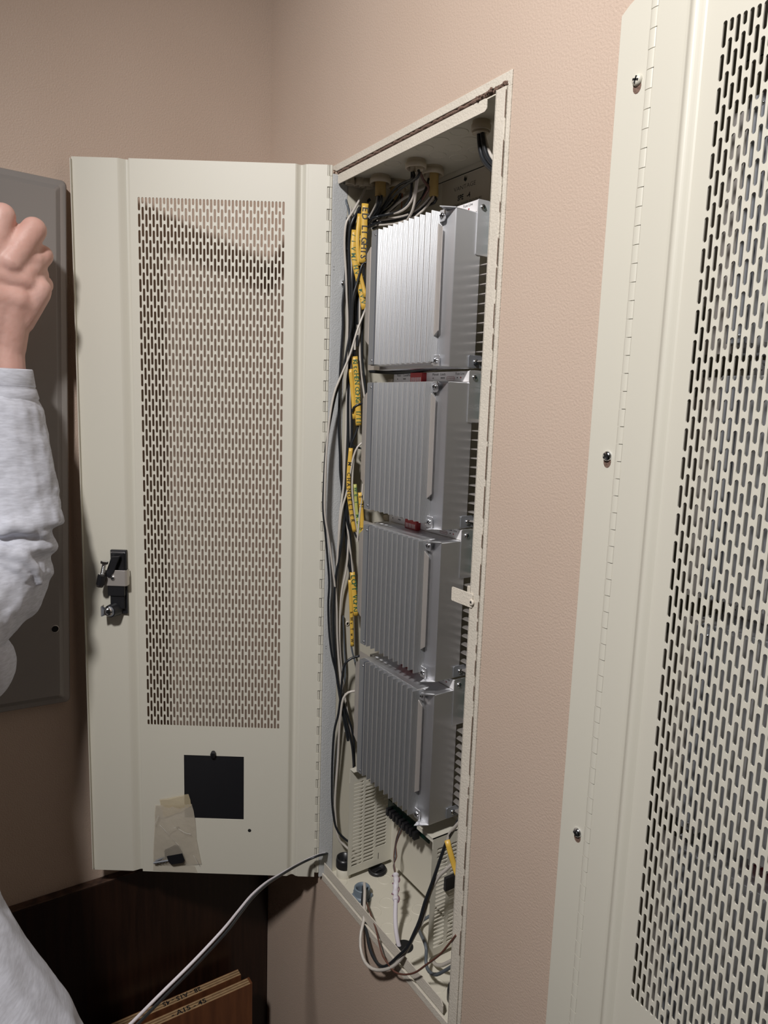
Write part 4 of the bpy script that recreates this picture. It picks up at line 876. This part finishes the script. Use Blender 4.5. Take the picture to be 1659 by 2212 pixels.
# knuckle tendons, veins and wrist creases come from a light displacement on the fused arm
import bmesh
bm = bmesh.new(); bm.from_mesh(arm); bm.from_mesh(rb); me = bpy.data.meshes.new('body'); bm.to_mesh(me); bm.free(); me.materials.append(M_skin)
for p in me.polygons: p.use_smooth = True
place(me, 'body')
sl = [(A(2, 815), A(3, 905), .0330, .0430), (A(3, 905), A(6, 1010), .0430, .0510), (A(6, 1010), A(8, 1062), .0510, .0550, .5), (A(7, 1050), A(16, 1138), .0535, .0590, .16),
      (A(4, 1150), A(8, 1192), .0500, .0565, .25), (A(2, 1200), A(0, 1236), .0500, .0545, .25), (A(-4, 1246), A(-16, 1292), .0525, .0490, .6), (A(-30, 1265, .86), tuple(SH), .0540, .064)]
folds = [([(20, 1136), (60, 1142), (92, 1152), (103, 1162)], .0080), ([(5, 1060), (50, 1050), (85, 1070), (100, 1092)], .0045), ([(0, 1146), (40, 1134), (80, 1140), (104, 1156)], .0075),
         ([(0, 1192), (45, 1202), (76, 1230), (90, 1262)], .0085), ([(0, 1214), (38, 1228), (60, 1250)], .0060), ([(0, 862), (40, 858), (64, 868)], .0025), ([(30, 962), (60, 956), (86, 965)], .0030)]
def surf(x, y): # point on the near side of the sleeve
    r = min(.057, .033+(y-815)/317*.024); t = max(-1, min(1, (x-8)/(r*1900))); return A(x, y, D0 - (r-0.001)*math.sqrt(max(0, 1-t*t)))
for pts, r in folds:
    for i in range(len(pts)-1):
        n_ = len(pts)-1; sl.append((surf(*pts[i]), surf(*pts[i+1]), r*(1-.65*(i/n_)**1.5), r*(1-.65*((i+1)/n_)**1.5)))
sl[0] = (A(2, 888), A(3, 915), .0375, .0430)
place(fuse('sleeve', sl, 0.0036, M_shirt, 3, [(cloud(0.065), 0.010), (cloud(0.024), 0.0040)]), 'sleeve')
cuff = fuse('cuff', [(A(1, 812), A(3, 832), .0325, .0345)], 0.0022, M_shirt, 2, [(cloud(0.03), 0.002)])
b = MB(); ax = (Vector(A(3, 840))-Vector(A(1, 800))).normalized()
b.lathe(A(0, 797), ax, [(r_*KB, h_*KB) for r_, h_ in [(.0300, .014), (.0300, .001), (.0308, -.0008), (.0318, .0005), (.0326, .008), (.0338, .0175), (.0332, .0190), (.0345, .0205), (.0368, .030), (.034, .036)]], 40)
co = b.build('sleeve_cuff', M_shirt); m_ = co.data.copy(); bpy.data.objects.remove(co); place(m_, 'sleeve_cuff')
b = MB()
for rr_, hh in ((.0338*KB, .0170*KB), (.0342*KB, .0215*KB)):
    u, v, d = b.frame(ax); c0 = Vector(A(0, 797))
    for k in range(90):
        a0, a1 = 2*PI*k/90, 2*PI*(k+0.62)/90; f_ = lambda a: c0 + d*hh + (u*math.cos(a)+v*math.sin(a))*rr_
        b.tube([f_(a0), f_(a1)], 0.0003, 4)
so_ = b.build('tmp', M_shirt); m_ = so_.data.copy(); bpy.data.objects.remove(so_); o = place(m_, 'cuff_stitching'); o['kind'] = 'stuff'
# torso of the shirt and the hem bulging into the lower left corner
ts = [(A(-150, 1395, .85), A(-75, 1440, .86), .050, .046), (A(-230, 1330, .84), tuple(SH), .065, .07), (tuple(SH), tuple(NK), .085, .075), (tuple(NK), tuple(NK+KB*Vector((.02, -.17, -.04))), .075, .075),
      (tuple(NK-KB*Vector((0, 0, .08))), tuple(HIP+Vector((0, 0, .14))), .155, .150), (A(-290, 1700, .84), A(-285, 2085, .85), .085, .108), (A(-285, 2085, .85), A(-82, 2390, .87), .108, .105), (A(-130, 1440, .85), A(-250, 1800, .84), .050, .075), (A(-290, 2085, .86), tuple(HIP+Vector((0, 0, .05))), .11, .13),
      (tuple(NK+KB*Vector((.02, -.17, -.04))), tuple(NK+KB*Vector((-.05, -.20, -.30))), .062, .052), (tuple(NK+KB*Vector((-.05, -.20, -.30))), tuple(NK+KB*Vector((-.18, -.12, -.24))), .05, .038)]
place(fuse('shirt_body', ts, 0.005, M_shirt, 4, [(cloud(0.16), 0.013), (cloud(0.04), 0.0030)]), 'shirt_body')
tr = [(tuple(HIP), (0.42, -0.92, -0.66), .105, .080), ((0.42, -0.92, -0.66), (0.46, -0.95, -1.00), .075, .062), (tuple(HIP), (0.42, -1.16, -0.66), .105, .080), ((0.42, -1.16, -0.66), (0.46, -1.20, -1.00), .075, .062)]
place(fuse('trousers', tr, 0.010, M_jeans, 3), 'trousers')
sh = []
for (x, y) in ((0.46, -0.95), (0.46, -1.20)): sh.append(((x, y, -1.045), (x-0.20, y+0.01, -1.055), .042, .033))
b = MB()
place(fuse('shoes', [sh[0]], 0.006, M_dark, 2), 'shoe'); place(fuse('shoes', [sh[1]], 0.006, M_dark, 2), 'shoe')
hc = NK+KB*Vector((0, 0, .23)); place(fuse('hair', [(tuple(hc+KB*Vector((.015, 0, .02))), tuple(hc+KB*Vector((.02, 0, .03))), .088, .088), (tuple(hc+KB*Vector((.03, 0, -.03))), tuple(hc+KB*Vector((.03, 0, .0))), .074, .074)], 0.005, M_hair, 2, [(cloud(0.02), 0.006)]), 'hair')
for sy in (-1, 1):
    b = MB(); b.sphere(hc+KB*Vector((-.074, .028*sy, -.02)), .011*KB, 10, 7); e_ = b.build('tmp', M_eye); m_ = e_.data.copy(); bpy.data.objects.remove(e_); place(m_, 'eye')
    place(fuse('ear', [(tuple(hc+KB*Vector((.0, .082*sy, -.015))), tuple(hc+KB*Vector((.004, .084*sy, -.035))), .012, .009)], 0.003, M_skin, 2), 'ear')
b = MB(); b.tube([hc+KB*Vector((-.078, -.022, -.072)), hc+KB*Vector((-.084, 0, -.070)), hc+KB*Vector((-.078, .022, -.072))], 0.004*KB, 8, step=0.004); e_ = b.build('tmp', mat('lips', (0.42, 0.16, 0.14), 0.5)); m_ = e_.data.copy(); bpy.data.objects.remove(e_); place(m_, 'mouth')

# ------------------------------------------------------------------ the set was laid out with a 1.22 unit door; bring everything to true size
SZ = 0.74
for o in bpy.data.objects:
    if o.parent is None:
        o.location = o.location*SZ
        if o.type not in ('CAMERA', 'LIGHT'): o.scale = o.scale*SZ
